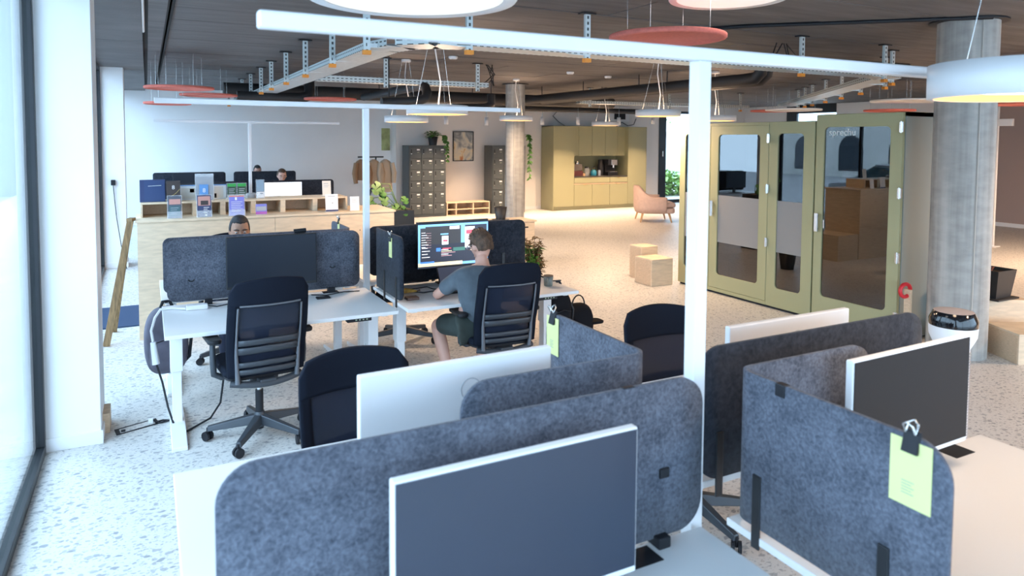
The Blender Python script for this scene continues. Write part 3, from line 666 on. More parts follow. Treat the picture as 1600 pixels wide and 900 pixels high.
    L(B(GRAPH).tube(bas, 0.022, 8), 'lower_yoke'); L(B(GRAPH).bar((0, -0.24, 0.42), (0, -0.08, 0.415), 0.10, 0.03), 'back_link', bevel=0.005)
    for sg in (-1, 1):
        ar = L(B(GRAPH).tube([(sg*0.12, 0.0, 0.425), (sg*0.24, -0.02, 0.425), (sg*0.285, -0.02, 0.45), (sg*0.29, -0.02, 0.52), (sg*0.29, -0.01, 0.655)], [0.018, 0.02, 0.021, 0.02, 0.018], 8), 'armrest')
        L(B(BLACK).prism(rrect(sg*0.29-0.042, -0.12, sg*0.29+0.042, 0.13, 0.035), 'Z', 0.655, 0.682), 'arm_pad', ar, bevel=0.008)
    return t
ch0 = chair('empty black task chair at the white desk with the blank monitor'); ch0.location = (0.62, 4.75, 0); ch0.rotation_euler[2] = math.radians(6)
dup(ch0, 'black task chair the man in the grey T-shirt sits on', (2.315, 4.71, 0), math.radians(-3))
dup(ch0, 'black task chair facing us beside the white-backed monitor', (0.80, 2.67, 0), PI+math.radians(4)).scale = (1, 1, 0.96)
dup(ch0, 'black task chair partly behind the nearest white post', (2.46, 2.68, 0), PI-math.radians(3)).scale = (1, 1, 0.97)
dup(ch0, 'task chair tucked under the hidden desk, its star base showing below the coding monitor', (2.16, 6.40, 0), PI-0.4)
dup(ch0, 'task chair of the man with short black hair', (0.68, 6.58, 0), PI)
dup(ch0, 'task chair under the lower right desk', (1.98, 0.72, 0), 1.45)
dup(ch0, 'task chair of the person at the third bench', (2.16, 13.35, 0), PI)
dup(ch0, 'task chair of the person at the rearmost bench', (2.2, 16.9, 0), PI)

ch0.scale = (0.98, 1, 1.03)

# ================================================================== PEOPLE
def head_mesh(c, s=1.0, yaw=0.0, pitch=0.0):
    """skull with face looking along +Y before rotation"""
    def fn(d):
        x, y, z = d
        if z > 0: rr = max(1e-6, math.hypot(x, y)); k = rr**0.78/rr; x *= k; y *= k
        if z < -0.1: x *= 1-0.30*min(1, (-z-0.1)/0.9); 
        if y > 0: y *= 0.97
        if z < -0.3 and y < 0: y *= 0.72
        if z < -0.55 and y > 0: y *= 1.02
        return Vector((x, y, z))
    mb = MB(); mb.smooth = True; mb.cur = 0
    mb.ell((0, 0, 0), (0.078, 0.098, 0.118), 20, 14, fn)
    mb.ell((0, 0.098, -0.018), (0.013, 0.022, 0.026), 8, 6); mb.ell((0, 0.090, -0.066), (0.024, 0.012, 0.010), 8, 6); mb.ell((0, 0.075, -0.098), (0.028, 0.022, 0.020), 8, 6)
    for sg in (-1, 1):
        mb.ell((sg*0.079, -0.008, -0.012), (0.010, 0.020, 0.032), 8, 6); mb.ell((sg*0.032, 0.082, 0.022), (0.022, 0.012, 0.010), 8, 6); mb.ell((sg*0.033, 0.083, 0.002), (0.013, 0.010, 0.009), 8, 6)
    R = Matrix.Rotation(yaw, 4, 'Z') @ Matrix.Rotation(pitch, 4, 'X')
    mb.v = [tuple(Vector(c)+R @ (Vector(v)*s)) for v in mb.v]
    return mesh_of(mb), R
def hair_mb(c, R, m, s=1.0, fluffy=0.004, seed=1, low=-0.35):
    rnd = random.Random(seed); mb = B(m, True); n, k = 40, 22; vs = []; fs = []
    for i in range(k+1):
        for j in range(n):
            a = 2*PI*j/n; front = math.sin(a)
            tmin = low*1.15 if front < -0.2 else (low+0.05 if front < 0.35 else 0.70)
            tmin += rnd.uniform(-0.05, 0.05)
            if abs(math.cos(a)) > 0.9: tmin = max(tmin, -0.05)
            t = PI/2-(PI/2-tmin)*i/k
            rr = 1.075+rnd.uniform(-fluffy, fluffy)*8 if i > 0 else 1.08
            if i == k: rr = 1.0
            ct = max(0.0, math.cos(t)); ct = ct**0.78 if t > 0 else ct; vs.append(Vector((ct*math.cos(a)*0.079*rr, ct*math.sin(a)*0.098*rr-0.004, math.sin(t)*0.118*(rr if t < 1 else min(rr, 1.07)))))
    for i in range(k):
        for j in range(n): fs.append((i*n+j, (i+1)*n+j, (i+1)*n+(j+1) % n, i*n+(j+1) % n))
    for q in range(int(160*fluffy/0.004) if fluffy > 0.003 else 0):      # tufts
        a = rnd.uniform(0, 2*PI); t = rnd.uniform(-0.1, 1.4)
        if math.sin(a) > 0.4 and t < 0.5: t = rnd.uniform(0.5, 1.4)
        p = Vector((math.cos(t)*math.cos(a)*0.080, math.cos(t)*math.sin(a)*0.1, math.sin(t)*0.12)); d = p.normalized(); sd = Vector((-math.sin(a), math.cos(a), 0))
        tip = p+d*rnd.uniform(0.016, 0.028)+sd*rnd.uniform(-0.02, 0.02)+Vector((0, rnd.uniform(0, 0.015), 0)); b0 = len(vs); up = d.cross(sd)
        vs += [p+sd*0.009, p-sd*0.009, p+up*0.010, tip]; fs += [(b0, b0+2, b0+3), (b0+2, b0+1, b0+3), (b0+1, b0, b0+3)]
    mb.add([Vector(c)+R @ (v*s) for v in vs], fs, True); return mb
def hand_parts(wrist, tip_dir, palm_n, size=1.0, curl=0.35):
    """palm box chain plus four fingers and a thumb, as one skinned set of verts/edges"""
    w = Vector(wrist); f = Vector(tip_dir).normalized(); n = Vector(palm_n).normalized(); s = f.cross(n).normalized(); V = []; E = []
    V.append((w, 0.024)); V.append((w+f*0.045*size, (0.036, 0.016))); V.append((w+f*0.085*size, (0.038, 0.014))); E += [(0, 1), (1, 2)]
    for i, (off, ln) in enumerate(((-0.030, 0.068), (-0.010, 0.078), (0.011, 0.073), (0.030, 0.058))):
        b = w+f*0.085*size+s*off*size; q1 = b+(f*math.cos(curl*0.6)-n*-1*0-n*math.sin(curl*0.6))*ln*0.5*size; q2 = q1+(f*math.cos(curl*1.8)-n*math.sin(curl*1.8))*ln*0.5*size
        k = len(V); V += [(b, 0.0095), (q1, 0.0085), (q2, 0.007)]; E += [(2, k), (k, k+1), (k+1, k+2)]
    k = len(V); b = w+f*0.03*size-s*0.03*size; V += [(b, 0.013), (b-s*0.022*size+f*0.028*size-n*0.006, 0.010), (b-s*0.028*size+f*0.055*size-n*0.01, 0.008)]; E += [(1, k), (k, k+1), (k+1, k+2)]
    return V, E
def person(label, P, skin, shirt, legs, hair, grp=None, seed=1, fluffy=0.004, voxel=0.009, face=None, hlow=-0.35):
    t = thing('person', label, 'person', (P['pelvis'][0], P['pelvis'][1], 0), grp)
    V = []; E = []; ix = {}
    def v(n, co, r): ix[n] = len(V); V.append((Vector(co), r)); return ix[n]
    def e(a, b): E.append((ix[a], ix[b]))
    pel, ch, nk = Vector(P['pelvis']), Vector(P['chest']), Vector(P['neck']); hd = Vector(P['head'])
    lat = (Vector(P['shR'])-Vector(P['shL'])).normalized()
    v('pel', pel, (0.15, 0.105)); v('wst', pel.lerp(ch, 0.45), (0.135, 0.095)); v('ch', ch, (0.155, 0.105)); v('nb', nk, 0.062); v('nt', nk.lerp(hd, 0.55), 0.052)
    e('pel', 'wst'); e('wst', 'ch'); e('ch', 'nb'); e('nb', 'nt')
    for sd in 'LR':
        sh, el, wr = (Vector(P[k+sd]) for k in ('sh', 'el', 'wr'))
        v('sh'+sd, sh, 0.058); v('ua'+sd, sh.lerp(el, 0.5), 0.046); v('el'+sd, el, 0.038); v('fa'+sd, el.lerp(wr, 0.4), 0.036); v('wr'+sd, wr, 0.024)
        e('ch', 'sh'+sd); e('sh'+sd, 'ua'+sd); e('ua'+sd, 'el'+sd); e('el'+sd, 'fa'+sd); e('fa'+sd, 'wr'+sd)
        hv, he = hand_parts(wr, P['hd'+sd], (0, 0, 1)); o = len(V)-1
        for q in hv[1:]: V.append(q)
        for a, b in he: E.append(((ix['wr'+sd] if a == 0 else a+o), (ix['wr'+sd] if b == 0 else b+o)))
        hip, kn, an, toe = (Vector(P[k+sd]) for k in ('hip', 'kn', 'an', 'toe'))
        v('hip'+sd, hip, 0.088); v('th'+sd, hip.lerp(kn, 0.5), 0.075); v('kn'+sd, kn, 0.055); v('cf'+sd, kn.lerp(an, 0.35), 0.055); v('an'+sd, an, 0.036); v('toe'+sd, toe, (0.042, 0.026))
        e('pel', 'hip'+sd); e('hip'+sd, 'th'+sd); e('th'+sd, 'kn'+sd); e('kn'+sd, 'cf'+sd); e('cf'+sd, 'an'+sd); e('an'+sd, 'toe'+sd)
    body = skin_mesh(V, E, 2)
    hm, R = head_mesh(hd, P.get('hs', 1.0), P.get('yaw', 0), P.get('pitch', 0))
    remesh([body, hm], voxel, 'body', skin, t, 2)
    hair_mb(hd, R, hair, P.get('hs', 1.0), fluffy, seed, hlow).build('hair', t)
    for sg in (-1, 1):
        ey = B(mat('eye_white', (0.55, 0.52, 0.50), 0.4)); ey.ell(hd+R @ Vector((sg*0.033, 0.0865, 0.003)), (0.0105, 0.0105, 0.0075), 10, 8); eo = ey.build('eye', t)
        B(BLACK).ell(hd+R @ Vector((sg*0.033, 0.0955, 0.001)), (0.005, 0.005, 0.0055), 8, 6).build('iris', eo)
        B(hair).tube([hd+R @ Vector(q) for q in ((sg*0.013, 0.0955, 0.024), (sg*0.034, 0.0955, 0.030), (sg*0.054, 0.082, 0.023))], 0.0042, 6).build('eyebrow', t)
    # T-shirt: torso and upper arms, a little wider than the body
    SV = []; SE = []
    def sv(co, r): SV.append((Vector(co), r)); return len(SV)-1
    a0 = sv(pel-Vector((0, 0, 0.03)), (0.178, 0.128)); a1 = sv(pel.lerp(ch, 0.45), (0.165, 0.118)); a2 = sv(ch, (0.180, 0.124)); a3 = sv(ch.lerp(nk, 0.86), (0.082, 0.075)); SE += [(a0, a1), (a1, a2), (a2, a3)]
    for sd in 'LR':
        sh, el = Vector(P['sh'+sd]), Vector(P['el'+sd]); b0 = sv(sh, 0.073); b1 = sv(sh.lerp(el, 0.45), 0.068); b2 = sv(sh.lerp(el, 0.78), 0.066); SE += [(a2, b0), (b0, b1), (b1, b2)]
    remesh([skin_mesh(SV, SE, 2)], 0.012, 'shirt', shirt, t, 3)
    SV = []; SE = []; c0 = sv(pel, (0.165, 0.12))
    for sd in 'LR':
        hip, kn = Vector(P['hip'+sd]), Vector(P['kn'+sd]); b0 = sv(hip, 0.098); b1 = sv(hip.lerp(kn, 0.55), 0.092); b2 = sv(hip.lerp(kn, 0.88 if P.get('shorts') else 1.0), 0.085 if P.get('shorts') else 0.068); SE += [(c0, b0), (b0, b1), (b1, b2)]
        if not P.get('shorts'): b3 = sv(kn.lerp(Vector(P['an'+sd]), 0.9), 0.06); SE.append((b2, b3))
    remesh([skin_mesh(SV, SE, 2)], 0.014, 'shorts' if P.get('shorts') else 'trousers', legs, t, 3)
    for sd in 'LR':
        an, toe = Vector(P['an'+sd]), Vector(P['toe'+sd]); d = (toe-an); d.z = 0; d.normalize(); mid = an+d*0.06; s2 = MB().use(BLACK, True)
        s2.ell((0, 0, 0), (0.05, 0.135, 0.042), 14, 8, lambda q: Vector((q.x, q.y, max(q.z, -0.8))))
        ang = math.atan2(-d.x, d.y); RR = Matrix.Rotation(ang, 4, 'Z'); s2.v = [tuple(RR @ Vector(q)+Vector((mid.x, mid.y, 0.035))) for q in s2.v]; s2.build('shoe', t)
    if face: face(t, hd, R)
    return t
def glasses(t, hd, R):
    g = B(CHROME)
    for sg in (-1, 1):
        ring = [Vector((sg*0.034+0.024*math.cos(a), 0.108, 0.004+0.019*math.sin(a))) for a in [2*PI*k/14 for k in range(15)]]
        g.tube([hd+R @ p for p in ring], 0.0022, 6); g.tube([hd+R @ Vector(p) for p in ((sg*0.058, 0.106, 0.008), (sg*0.083, 0.06, 0.008), (sg*0.086, -0.01, 0.004))], 0.002, 6)
    g.tube([hd+R @ Vector(p) for p in ((-0.010, 0.110, 0.008), (0.010, 0.110, 0.008))], 0.002, 6); g.build('glasses', t)
person('man in grey T-shirt and shorts, seen from behind, leaning over his desk',
       dict(pelvis=(2.17, 4.68, 0.58), chest=(2.20, 4.72, 0.87), neck=(2.235, 4.77, 1.00), head=(2.262, 4.85, 1.138), yaw=0.22, pitch=-0.33, shL=(2.035, 4.745, 0.925), shR=(2.40, 4.77, 0.94),
            elL=(1.905, 4.88, 0.775), wrL=(2.05, 5.085, 0.79), hdL=(0.75, 0.65, -0.15), elR=(2.54, 4.93, 0.785), wrR=(2.36, 5.10, 0.79), hdR=(-0.75, 0.65, -0.15),
            hipL=(2.08, 4.74, 0.56), knL=(1.995, 5.10, 0.50), anL=(2.04, 4.93, 0.10), toeL=(2.02, 5.06, 0.04), hipR=(2.27, 4.74, 0.56), knR=(2.36, 5.13, 0.53), anR=(2.36, 5.0, 0.10), toeR=(2.37, 5.14, 0.04), shorts=True),
       SKIN1, SHIRT, SHORTS, HAIR1, seed=3, fluffy=0.005, voxel=0.0075, face=glasses, hlow=-0.42)
def facing(cx, cy, hz, yaw=PI):                    # a seated figure facing -Y, elbows near the desk edge
    s = hz-1.17
    return dict(pelvis=(cx, cy+0.20, 0.58), chest=(cx, cy+0.14, 0.88+s), neck=(cx, cy+0.09, 1.02+s), head=(cx, cy, hz), yaw=yaw, pitch=-0.30, shL=(cx+0.19, cy+0.12, 0.94+s), shR=(cx-0.19, cy+0.12, 0.94+s),
        elL=(cx+0.27, cy-0.04, 0.775), wrL=(cx+0.14, cy-0.24, 0.79), hdL=(-0.5, -0.8, -0.1), elR=(cx-0.27, cy-0.04, 0.775), wrR=(cx-0.14, cy-0.24, 0.79), hdR=(0.5, -0.8, -0.1),
        hipL=(cx+0.1, cy+0.14, 0.56), knL=(cx+0.14, cy-0.25, 0.55), anL=(cx+0.14, cy-0.2, 0.10), toeL=(cx+0.15, cy-0.34, 0.04), hipR=(cx-0.1, cy+0.14, 0.56), knR=(cx-0.14, cy-0.25, 0.55), anR=(cx-0.14, cy-0.2, 0.10), toeR=(cx-0.15, cy-0.34, 0.04))
person('man with short black hair, head bowed behind the slate screen', dict(facing(0.685, 6.34, 1.168), pitch=-0.18), SKIN2, SHIRT2, SHIRT2, HAIR2, seed=5, fluffy=0.0012, voxel=0.007)
person('person with short brown hair at the third bench, head above the dark screen', facing(2.16, 13.18, 1.275), SKIN1, SHIRT2, SHIRT2, HAIR1, seed=8, fluffy=0.002, voxel=0.012)
person('person at the rearmost bench, only dark hair showing beside the thin post', facing(2.21, 16.75, 1.215), SKIN1, SHIRT2, SHIRT2, HAIR2, seed=9, fluffy=0.002, voxel=0.012)

# ================================================================== BOOTHS
BX = 6.40
def hinge(p, y, z): B(CHROME).box(BX-0.022, y-0.020, z-0.05, BX-0.002, y+0.020, z+0.05).tube([(BX-0.024, y, z-0.055), (BX-0.024, y, z+0.055)], 0.008, 8).build('hinge', p, bevel=0.002)
def handle(p, y, z): B(CHROME).box(BX-0.045, y-0.022, z-0.10, BX-0.03, y+0.022, z+0.10).box(BX-0.032, y-0.01, z-0.08, BX-0.0, y+0.01, z-0.06).box(BX-0.032, y-0.01, z+0.06, BX-0.0, y+0.01, z+0.08).build('handle', p, bevel=0.004)
def booth_shell(t, y0, y1, h, dp):
    IN = mat('booth_lining', (0.10, 0.10, 0.105), 0.9)
    B(OLIVE_BLUELIT).box(BX+0.045, y0, 0.02, BX+dp, y0+0.03, h).build('side_panel', t); B(OLIVE_BLUELIT).box(BX+0.045, y1-0.03, 0.02, BX+dp, y1, h).build('side_panel', t)
    B(IN).box(BX+dp-0.03, y0+0.03, 0.06, BX+dp, y1-0.03, h-0.04).build('back_panel', t)
    B(OLIVE).box(BX+0.045, y0, h-0.04, BX+dp, y1, h+0.002).build('roof_panel', t); B(IN).box(BX+0.045, y0+0.03, 0.02, BX+dp-0.03, y1-0.03, 0.06).build('booth_floor', t)
    B(BLACK).box(BX+0.03, y0+0.02, 0.0, BX+dp-0.02, y1-0.02, 0.02).build('plinth', t)
def glazed(t, name, outer, inner, frosted=None, r=0.05):
    o = frame_mb(B(OLIVE), 'X', outer, inner, r, BX, BX+0.04); d = weld(o.build(name, t, bevel=0.003, seg=1))
    iy0, iz0, iy1, iz1 = inner
    MB().use(BGLASS).prism(rrect(iy0-0.004, iz0-0.004, iy1+0.004, iz1+0.004, r), 'X', BX+0.016, BX+0.022).build('glass_pane', d)
    if frosted: B(FROST).box(BX+0.012, iy0, frosted[0], BX+0.0145, iy1, frosted[1]).build('frosted_band', d)
    return d
t = thing('phone_booth', 'tall narrow olive booth with one dark glass door beside the concrete pillar', 'booth', (7.0, 4.7, 0))
booth_shell(t, 4.21, 5.19, 2.235, 1.25)
d = glazed(t, 'door', (4.215, 0.035, 5.185, 2.232), (4.335, 0.285, 5.085, 2.10))
handle(d, 5.13, 1.08)
for z in (2.09, 1.455, 0.83, 0.25): hinge(d, 4.215, z)
tx = text_mesh('door_lettering', 'sprechu', 0.10, mat('white_vinyl', (0.75, 0.77, 0.78), 0.5), (BX+0.0157, 5.04, 2.012), (PI/2, 0, -PI/2), t)
B(CHROME).box(BX+0.004, 5.062, 1.02, BX+0.015, 5.075, 1.11).build('latch', d)
B(BLACK).box(7.0, 4.35, 1.0, 7.55, 5.05, 1.03).build('inner_shelf', t)
t = thing('meeting_booth', 'wide olive booth with hinged glass door and frosted glass bands', 'booth', (7.0, 6.28, 0))
booth_shell(t, 5.20, 7.36, 2.17, 1.25)
d = glazed(t, 'door', (5.835, 0.075, 6.775, 2.135), (5.965, 0.25, 6.64, 2.025), (0.665, 1.262))
handle(d, 6.71, 1.09)
for z in (1.98, 1.395, 0.77): hinge(d, 5.828, z)
glazed(t, 'fixed_panel', (5.205, 0.03, 5.83, 2.168), (5.345, 0.25, 5.70, 2.035), (0.67, 1.265))
glazed(t, 'fixed_panel', (6.78, 0.03, 7.355, 2.168), (6.90, 0.25, 7.25, 2.035), (0.665, 1.26))
B(OLIVE).box(BX, 5.83, 2.136, BX+0.04, 6.78, 2.168).build('door_lintel', t); B(OLIVE).box(BX, 5.83, 0.03, BX+0.04, 6.78, 0.072).build('door_threshold', t)
B(PLY).box(7.0, 5.9, 0.70, 7.6, 6.6, 0.73).build('inner_table', t, bevel=0.003); B(PLY).box(7.25, 6.2, 0.06, 7.35, 6.3, 0.70).build('inner_table_leg', t)
SEATF = mat('grey_booth_upholstery', (0.42, 0.42, 0.43), 0.9)
B(PLY).box(6.75, 5.26, 0.06, 7.6, 5.78, 0.36).build('inner_bench', t); B(SEATF).box(6.75, 5.26, 0.36, 7.6, 5.80, 0.47).build('bench_cushion', t, bevel=0.02)
B(PLY).box(6.75, 6.78, 0.06, 7.6, 7.30, 0.36).build('inner_bench', t); B(SEATF).box(6.75, 6.76, 0.36, 7.6, 7.30, 0.47).build('bench_cushion', t, bevel=0.02)
t = thing('tape_loop', 'red and white looped strap at the foot of the tall booth', 'strap', (6.3, 4.0, 0))
B(mat('red_tape', (0.6, 0.02, 0.03), 0.5)).tube([(6.29+0.075*math.cos(a), 4.06, 0.555+0.06*math.sin(a)) for a in [PI*k/14 for k in range(29)]], 0.018, 8).build('loop', t)
B(PLYD).box(6.32, 4.03, 0.0, 6.35, 4.09, 0.56).build('stick', t)

# plywood cubes
def crate(x, y, z, sx, sy, sz, label, rz=0):
    t = thing('plywood_cube', label, 'box', (x, y, z), 'plywood seat cubes', rz); e = 0.018
    L = lambda mb, n: mb.build(n, t, world=False, bevel=0.002, seg=1)
    L(B(PLY).box(-sx/2, -sy/2, 0, sx/2, -sy/2+e, sz-e), 'side_board'); L(B(PLY).box(-sx/2, sy/2-e, 0, sx/2, sy/2, sz-e), 'side_board')
    L(B(PLYD).box(-sx/2, -sy/2+e, 0, -sx/2+e, sy/2-e, sz-e), 'side_board'); L(B(PLYD).box(sx/2-e, -sy/2+e, 0, sx/2, sy/2-e, sz-e), 'side_board')
    L(B(PLY).box(-sx/2, -sy/2, sz-e, sx/2, sy/2, sz), 'lid'); return t
crate(6.10, 7.50, 0, 0.36, 0.36, 0.36, 'front plywood cube on the open floor left of the booths')
crate(6.23, 7.89, 0, 0.28, 0.28, 0.46, 'taller plywood cube squeezed behind the front one by the booth')
crate(7.10, 3.36, 0, 0.60, 0.42, 0.27, 'low plywood cube at the right edge beside the concrete pillar', -0.45)
crate(7.42, 3.95, 0, 0.55, 0.42, 0.42, 'plywood cube carrying the black square planter', -0.45)

# ================================================================== COUNTER
t = thing('reception_counter', 'long birch plywood reception counter with leaflets on top', 'counter', (1.2, 7.8, 0))
for k, (a, b) in enumerate(((-0.10, 1.16), (1.163, 2.44))): B(PLY).box(a, 7.53, 0, b, 7.55, 1.135).build('front_panel', t, bevel=0.001, seg=1)
B(PLY).box(-0.10, 7.55, 0, -0.08, 8.20, 1.135).build('side_panel', t); B(PLY).box(2.42, 7.55, 0, 2.44, 8.20, 1.135).build('side_panel', t)
B(PLY).box(-0.115, 7.515, 1.135, 2.455, 8.22, 1.156).build('counter_top', t, bevel=0.002)
sc_ = B(BLACK)
for x in (0.4, 1.2, 2.05):
    for z in (0.95, 0.3): sc_.tube([(x, 7.529, z), (x, 7.527, z)], 0.006, 8)
sc_.build('screw_heads', t)
B(PLY).box(-0.07, 7.79, 1.285, 1.98, 8.15, 1.303).build('shelf_top', t, bevel=0.002); B(PLYD).box(-0.07, 8.13, 1.156, 1.98, 8.15, 1.285).build('shelf_back', t)
for x in (-0.07, 0.40, 0.66, 0.96, 1.26, 1.60, 1.962): B(PLY).box(x, 7.79, 1.156, x+(0.05 if 0.3 < x < 1.9 else 0.018), 8.13, 1.285).build('divider', t)
B(PLY).box(2.46, 7.53, 0, 2.95, 8.15, 0.42).build('low_step', t)
# leaflets and displays
CZ, UZ = 1.157, 1.304
def stand(x, y, z, wd, ht, cols, label, tilt=0.12, holder=True, name='leaflet_stand', cat='leaflet', grp='leaflets on the counter', rz=0.0):
    t = thing(name, label, cat, (x, y, z), grp, rz)
    def pl(mb, u0, v0, u1, v1, d, th=0.002):
        vs = [];
        for dd in (d, d+th):
            for u, v in ((u0, v0), (u1, v0), (u1, v1), (u0, v1)): vs.append((u, -0.0+dd+v*tilt, v+0.004))
        return mb.add(vs, [(0, 1, 2, 3), (7, 6, 5, 4), (0, 4, 5, 1), (1, 5, 6, 2), (2, 6, 7, 3), (3, 7, 4, 0)], False)
    if holder:
        h = B(ACRYL); pl(h, -wd/2-0.008, 0, wd/2+0.008, ht*1.03, 0.006); pl(h, -wd/2-0.008, 0, wd/2+0.008, ht*0.3, -0.012); h.box(-wd/2-0.008, -0.02, 0, wd/2+0.008, 0.07, 0.004); h.build('acrylic_holder', t, world=False)
    else:
        h = B(PAPER); h.box(-wd/2, 0, 0, wd/2, ht*0.35, 0.003); pl(h, -wd/2, 0, wd/2, ht, 0.003); h.build('stand_back', t, world=False)
    for i, (c, u0, v0, u1, v1) in enumerate(cols):
        pl(B(c), wd*(u0-0.5), ht*v0, wd*(u1-0.5), ht*v1, -0.0010-0.0012*i, 0.001).build('printed_sheet' if i == 0 else 'print_area', t, world=False)
    return t
def flat(n, c): return mat('print_'+n, c, 0.5)
NAVY, SLATE, VIO, TEAL, ROSE, SKY2, GRN, DBR = flat('navy', (0.035, 0.05, 0.13)), flat('slate', (0.09, 0.10, 0.13)), flat('violet', (0.22, 0.22, 0.62)), flat('teal', (0.06, 0.13, 0.15)), flat('rose', (0.55, 0.28, 0.24)), flat('sky', (0.12, 0.30, 0.62)), flat('green', (0.03, 0.33, 0.06)), flat('umber', (0.045, 0.032, 0.03))
WH, GREY2, CORAL, MAG = flat('white', (0.8, 0.8, 0.8)), flat('grey', (0.4, 0.42, 0.45)), flat('coral', (0.75, 0.22, 0.14)), flat('magenta', (0.45, 0.12, 0.45))
def lines(c, u0, u1, v0, n, dv, h=0.02): return [(c, u0, v0-k*dv, u1-0.12*(k % 2), v0-k*dv+h) for k in range(n)]
stand(0.228, 7.59, CZ, 0.118, 0.215, [(SLATE, 0, 0, 1, 1), (ROSE, 0.1, 0.62, 0.95, 0.86), (TEAL, 0.08, 0.08, 0.92, 0.55)]+lines(GREY2, 0.2, 0.8, 0.45, 4, 0.09), 'dark leaflet with rose picture strip, first on the low counter ledge')
stand(0.495, 7.59, CZ, 0.128, 0.215, [(NAVY, 0, 0, 1, 1), (ROSE, 0.06, 0.52, 0.94, 0.95), (DBR, 0.25, 0.55, 0.8, 0.75), (WH, 0.55, 0.05, 0.7, 0.11)]+lines(WH, 0.45, 0.85, 0.42, 4, 0.08, 0.025), 'navy leaflet with a salmon-coloured picture in an acrylic stand')
stand(0.80, 7.59, CZ, 0.142, 0.20, [(VIO, 0, 0, 1, 1), (CORAL, 0, 0.95, 1, 1.0), (WH, 0.38, 0.78, 0.52, 0.92)]+lines(WH, 0.12, 0.88, 0.68, 6, 0.09, 0.022), 'violet-blue leaflet with orange top edge on the low ledge')
stand(1.04, 7.62, CZ, 0.11, 0.105, [(VIO, 0, 0, 1, 1), (GREY2, 0.05, 0.35, 0.95, 0.75), (MAG, 0, 0, 1, 0.25)], 'small landscape card in violet and magenta', holder=False)
stand(1.765, 7.60, CZ, 0.135, 0.185, [(WH, 0, 0, 1, 1), (NAVY, 0, 0, 1, 0.10), (GREY2, 0.2, 0.86, 0.75, 0.90), (GREY2, 0.5, 0.45, 0.6, 0.52)], 'white desk calendar sheet with a navy foot strip', holder=False)
stand(2.02, 7.62, CZ, 0.10, 0.15, [(WH, 0, 0, 1, 1)]+lines(GREY2, 0.2, 0.8, 0.85, 3, 0.12, 0.03), 'white card beside the calendar near the counter end', holder=False)
t = thing('booklet_display', 'dark blue display box of booklets at the window end of the upper shelf', 'display', (0.05, 7.93, UZ))
B(NAVY).prism([(7.86, UZ+0.001), (8.02, UZ+0.001), (8.04, UZ+0.215), (7.97, UZ+0.215)], 'X', -0.075, 0.155).build('carton', t)
cv = flat('car_blue', (0.035, 0.06, 0.15)); B(cv).add([(-0.035, 7.858, UZ+0.005), (0.152, 7.858, UZ+0.005), (0.152, 7.962, UZ+0.21), (-0.035, 7.962, UZ+0.21)], [(0, 1, 2, 3)]).build('booklet_cover', t)
sw = B(WH); sw.tube([(-0.02+0.16*k/8, 7.875+0.018+0.02*math.sin(k/8*PI), UZ+0.045+0.04*math.sin(k/8*PI)) for k in range(9)], 0.0018, 5); sw.tube([(0.0+0.12*k/5, 7.855+0.077, UZ+0.155+0.001*k) for k in range(6)], 0.0025, 5); sw.build('printed_line', t)
t = thing('eight_card', 'dark brown card box showing a small white 8', 'box', (0.228, 7.87, UZ))
B(DBR).prism([(7.82, UZ+0.001), (7.90, UZ+0.001), (7.90, UZ+0.205), (7.85, UZ+0.205)], 'X', 0.165, 0.29).build('card', t)
text_mesh('printed_digit', '8', 0.055, WH, (0.213, 7.8358, UZ+0.125), (math.radians(81.7), 0, 0), t)
B(flat('gold', (0.55, 0.42, 0.15))).tube([(0.175+0.11*k/6, 7.8262+0.011*(k/6)**2, UZ+0.05+0.075*(k/6)**2) for k in range(7)], 0.002, 5).build('printed_line', t)
def picture(x0, x1, ht, label, cont, y=7.97):
    t = thing('framed_card', label, 'picture', ((x0+x1)/2, y, UZ), 'white picture cards on the upper shelf'); B(WH).box(x0, y, UZ+0.001, x1, y+0.015, UZ+ht).build('card', t, bevel=0.001)
    for c, a, b, cc, d in cont: B(c).box(x0+(x1-x0)*a, y-0.002, UZ+ht*b, x0+(x1-x0)*cc, y-0.001, UZ+ht*d).build('print_area', t)
picture(0.285, 0.445, 0.155, 'white picture card with a small brown object', [(flat('cream', (0.72, 0.66, 0.58)), 0.1, 0.08, 0.95, 0.8), (flat('brown', (0.35, 0.17, 0.08)), 0.62, 0.5, 0.88, 0.75), (SKY2, 0, 0.94, 1, 1)])
picture(0.60, 0.735, 0.155, 'white picture card with a pale feather shape', [(flat('cream', (0.72, 0.66, 0.58)), 0.15, 0.1, 0.8, 0.85), (DBR, 0.15, 0.1, 0.3, 0.4), (SKY2, 0, 0.94, 1, 1)])
t = thing('acrylic_column', 'tall clear acrylic stand holding a blue card with a white 8', 'display', (0.515, 7.88, UZ))
B(ACRYL).box(0.43, 7.855, UZ+0.001, 0.605, 7.858, UZ+0.275).box(0.43, 7.90, UZ+0.001, 0.605, 7.903, UZ+0.275).box(0.602, 7.858, UZ+0.001, 0.605, 7.90, UZ+0.275).box(0.43, 7.858, UZ+0.001, 0.433, 7.90, UZ+0.275).build('acrylic_case', t)
B(SLATE).box(0.436, 7.87, UZ+0.002, 0.60, 7.88, UZ+0.245).build('back_card', t); B(SKY2).box(0.468, 7.845, UZ+0.06, 0.552, 7.852, UZ+0.165).build('blue_card', t)
text_mesh('printed_digit', '8', 0.06, WH, (0.497, 7.8445, UZ+0.085), (PI/2, 0, 0), t)
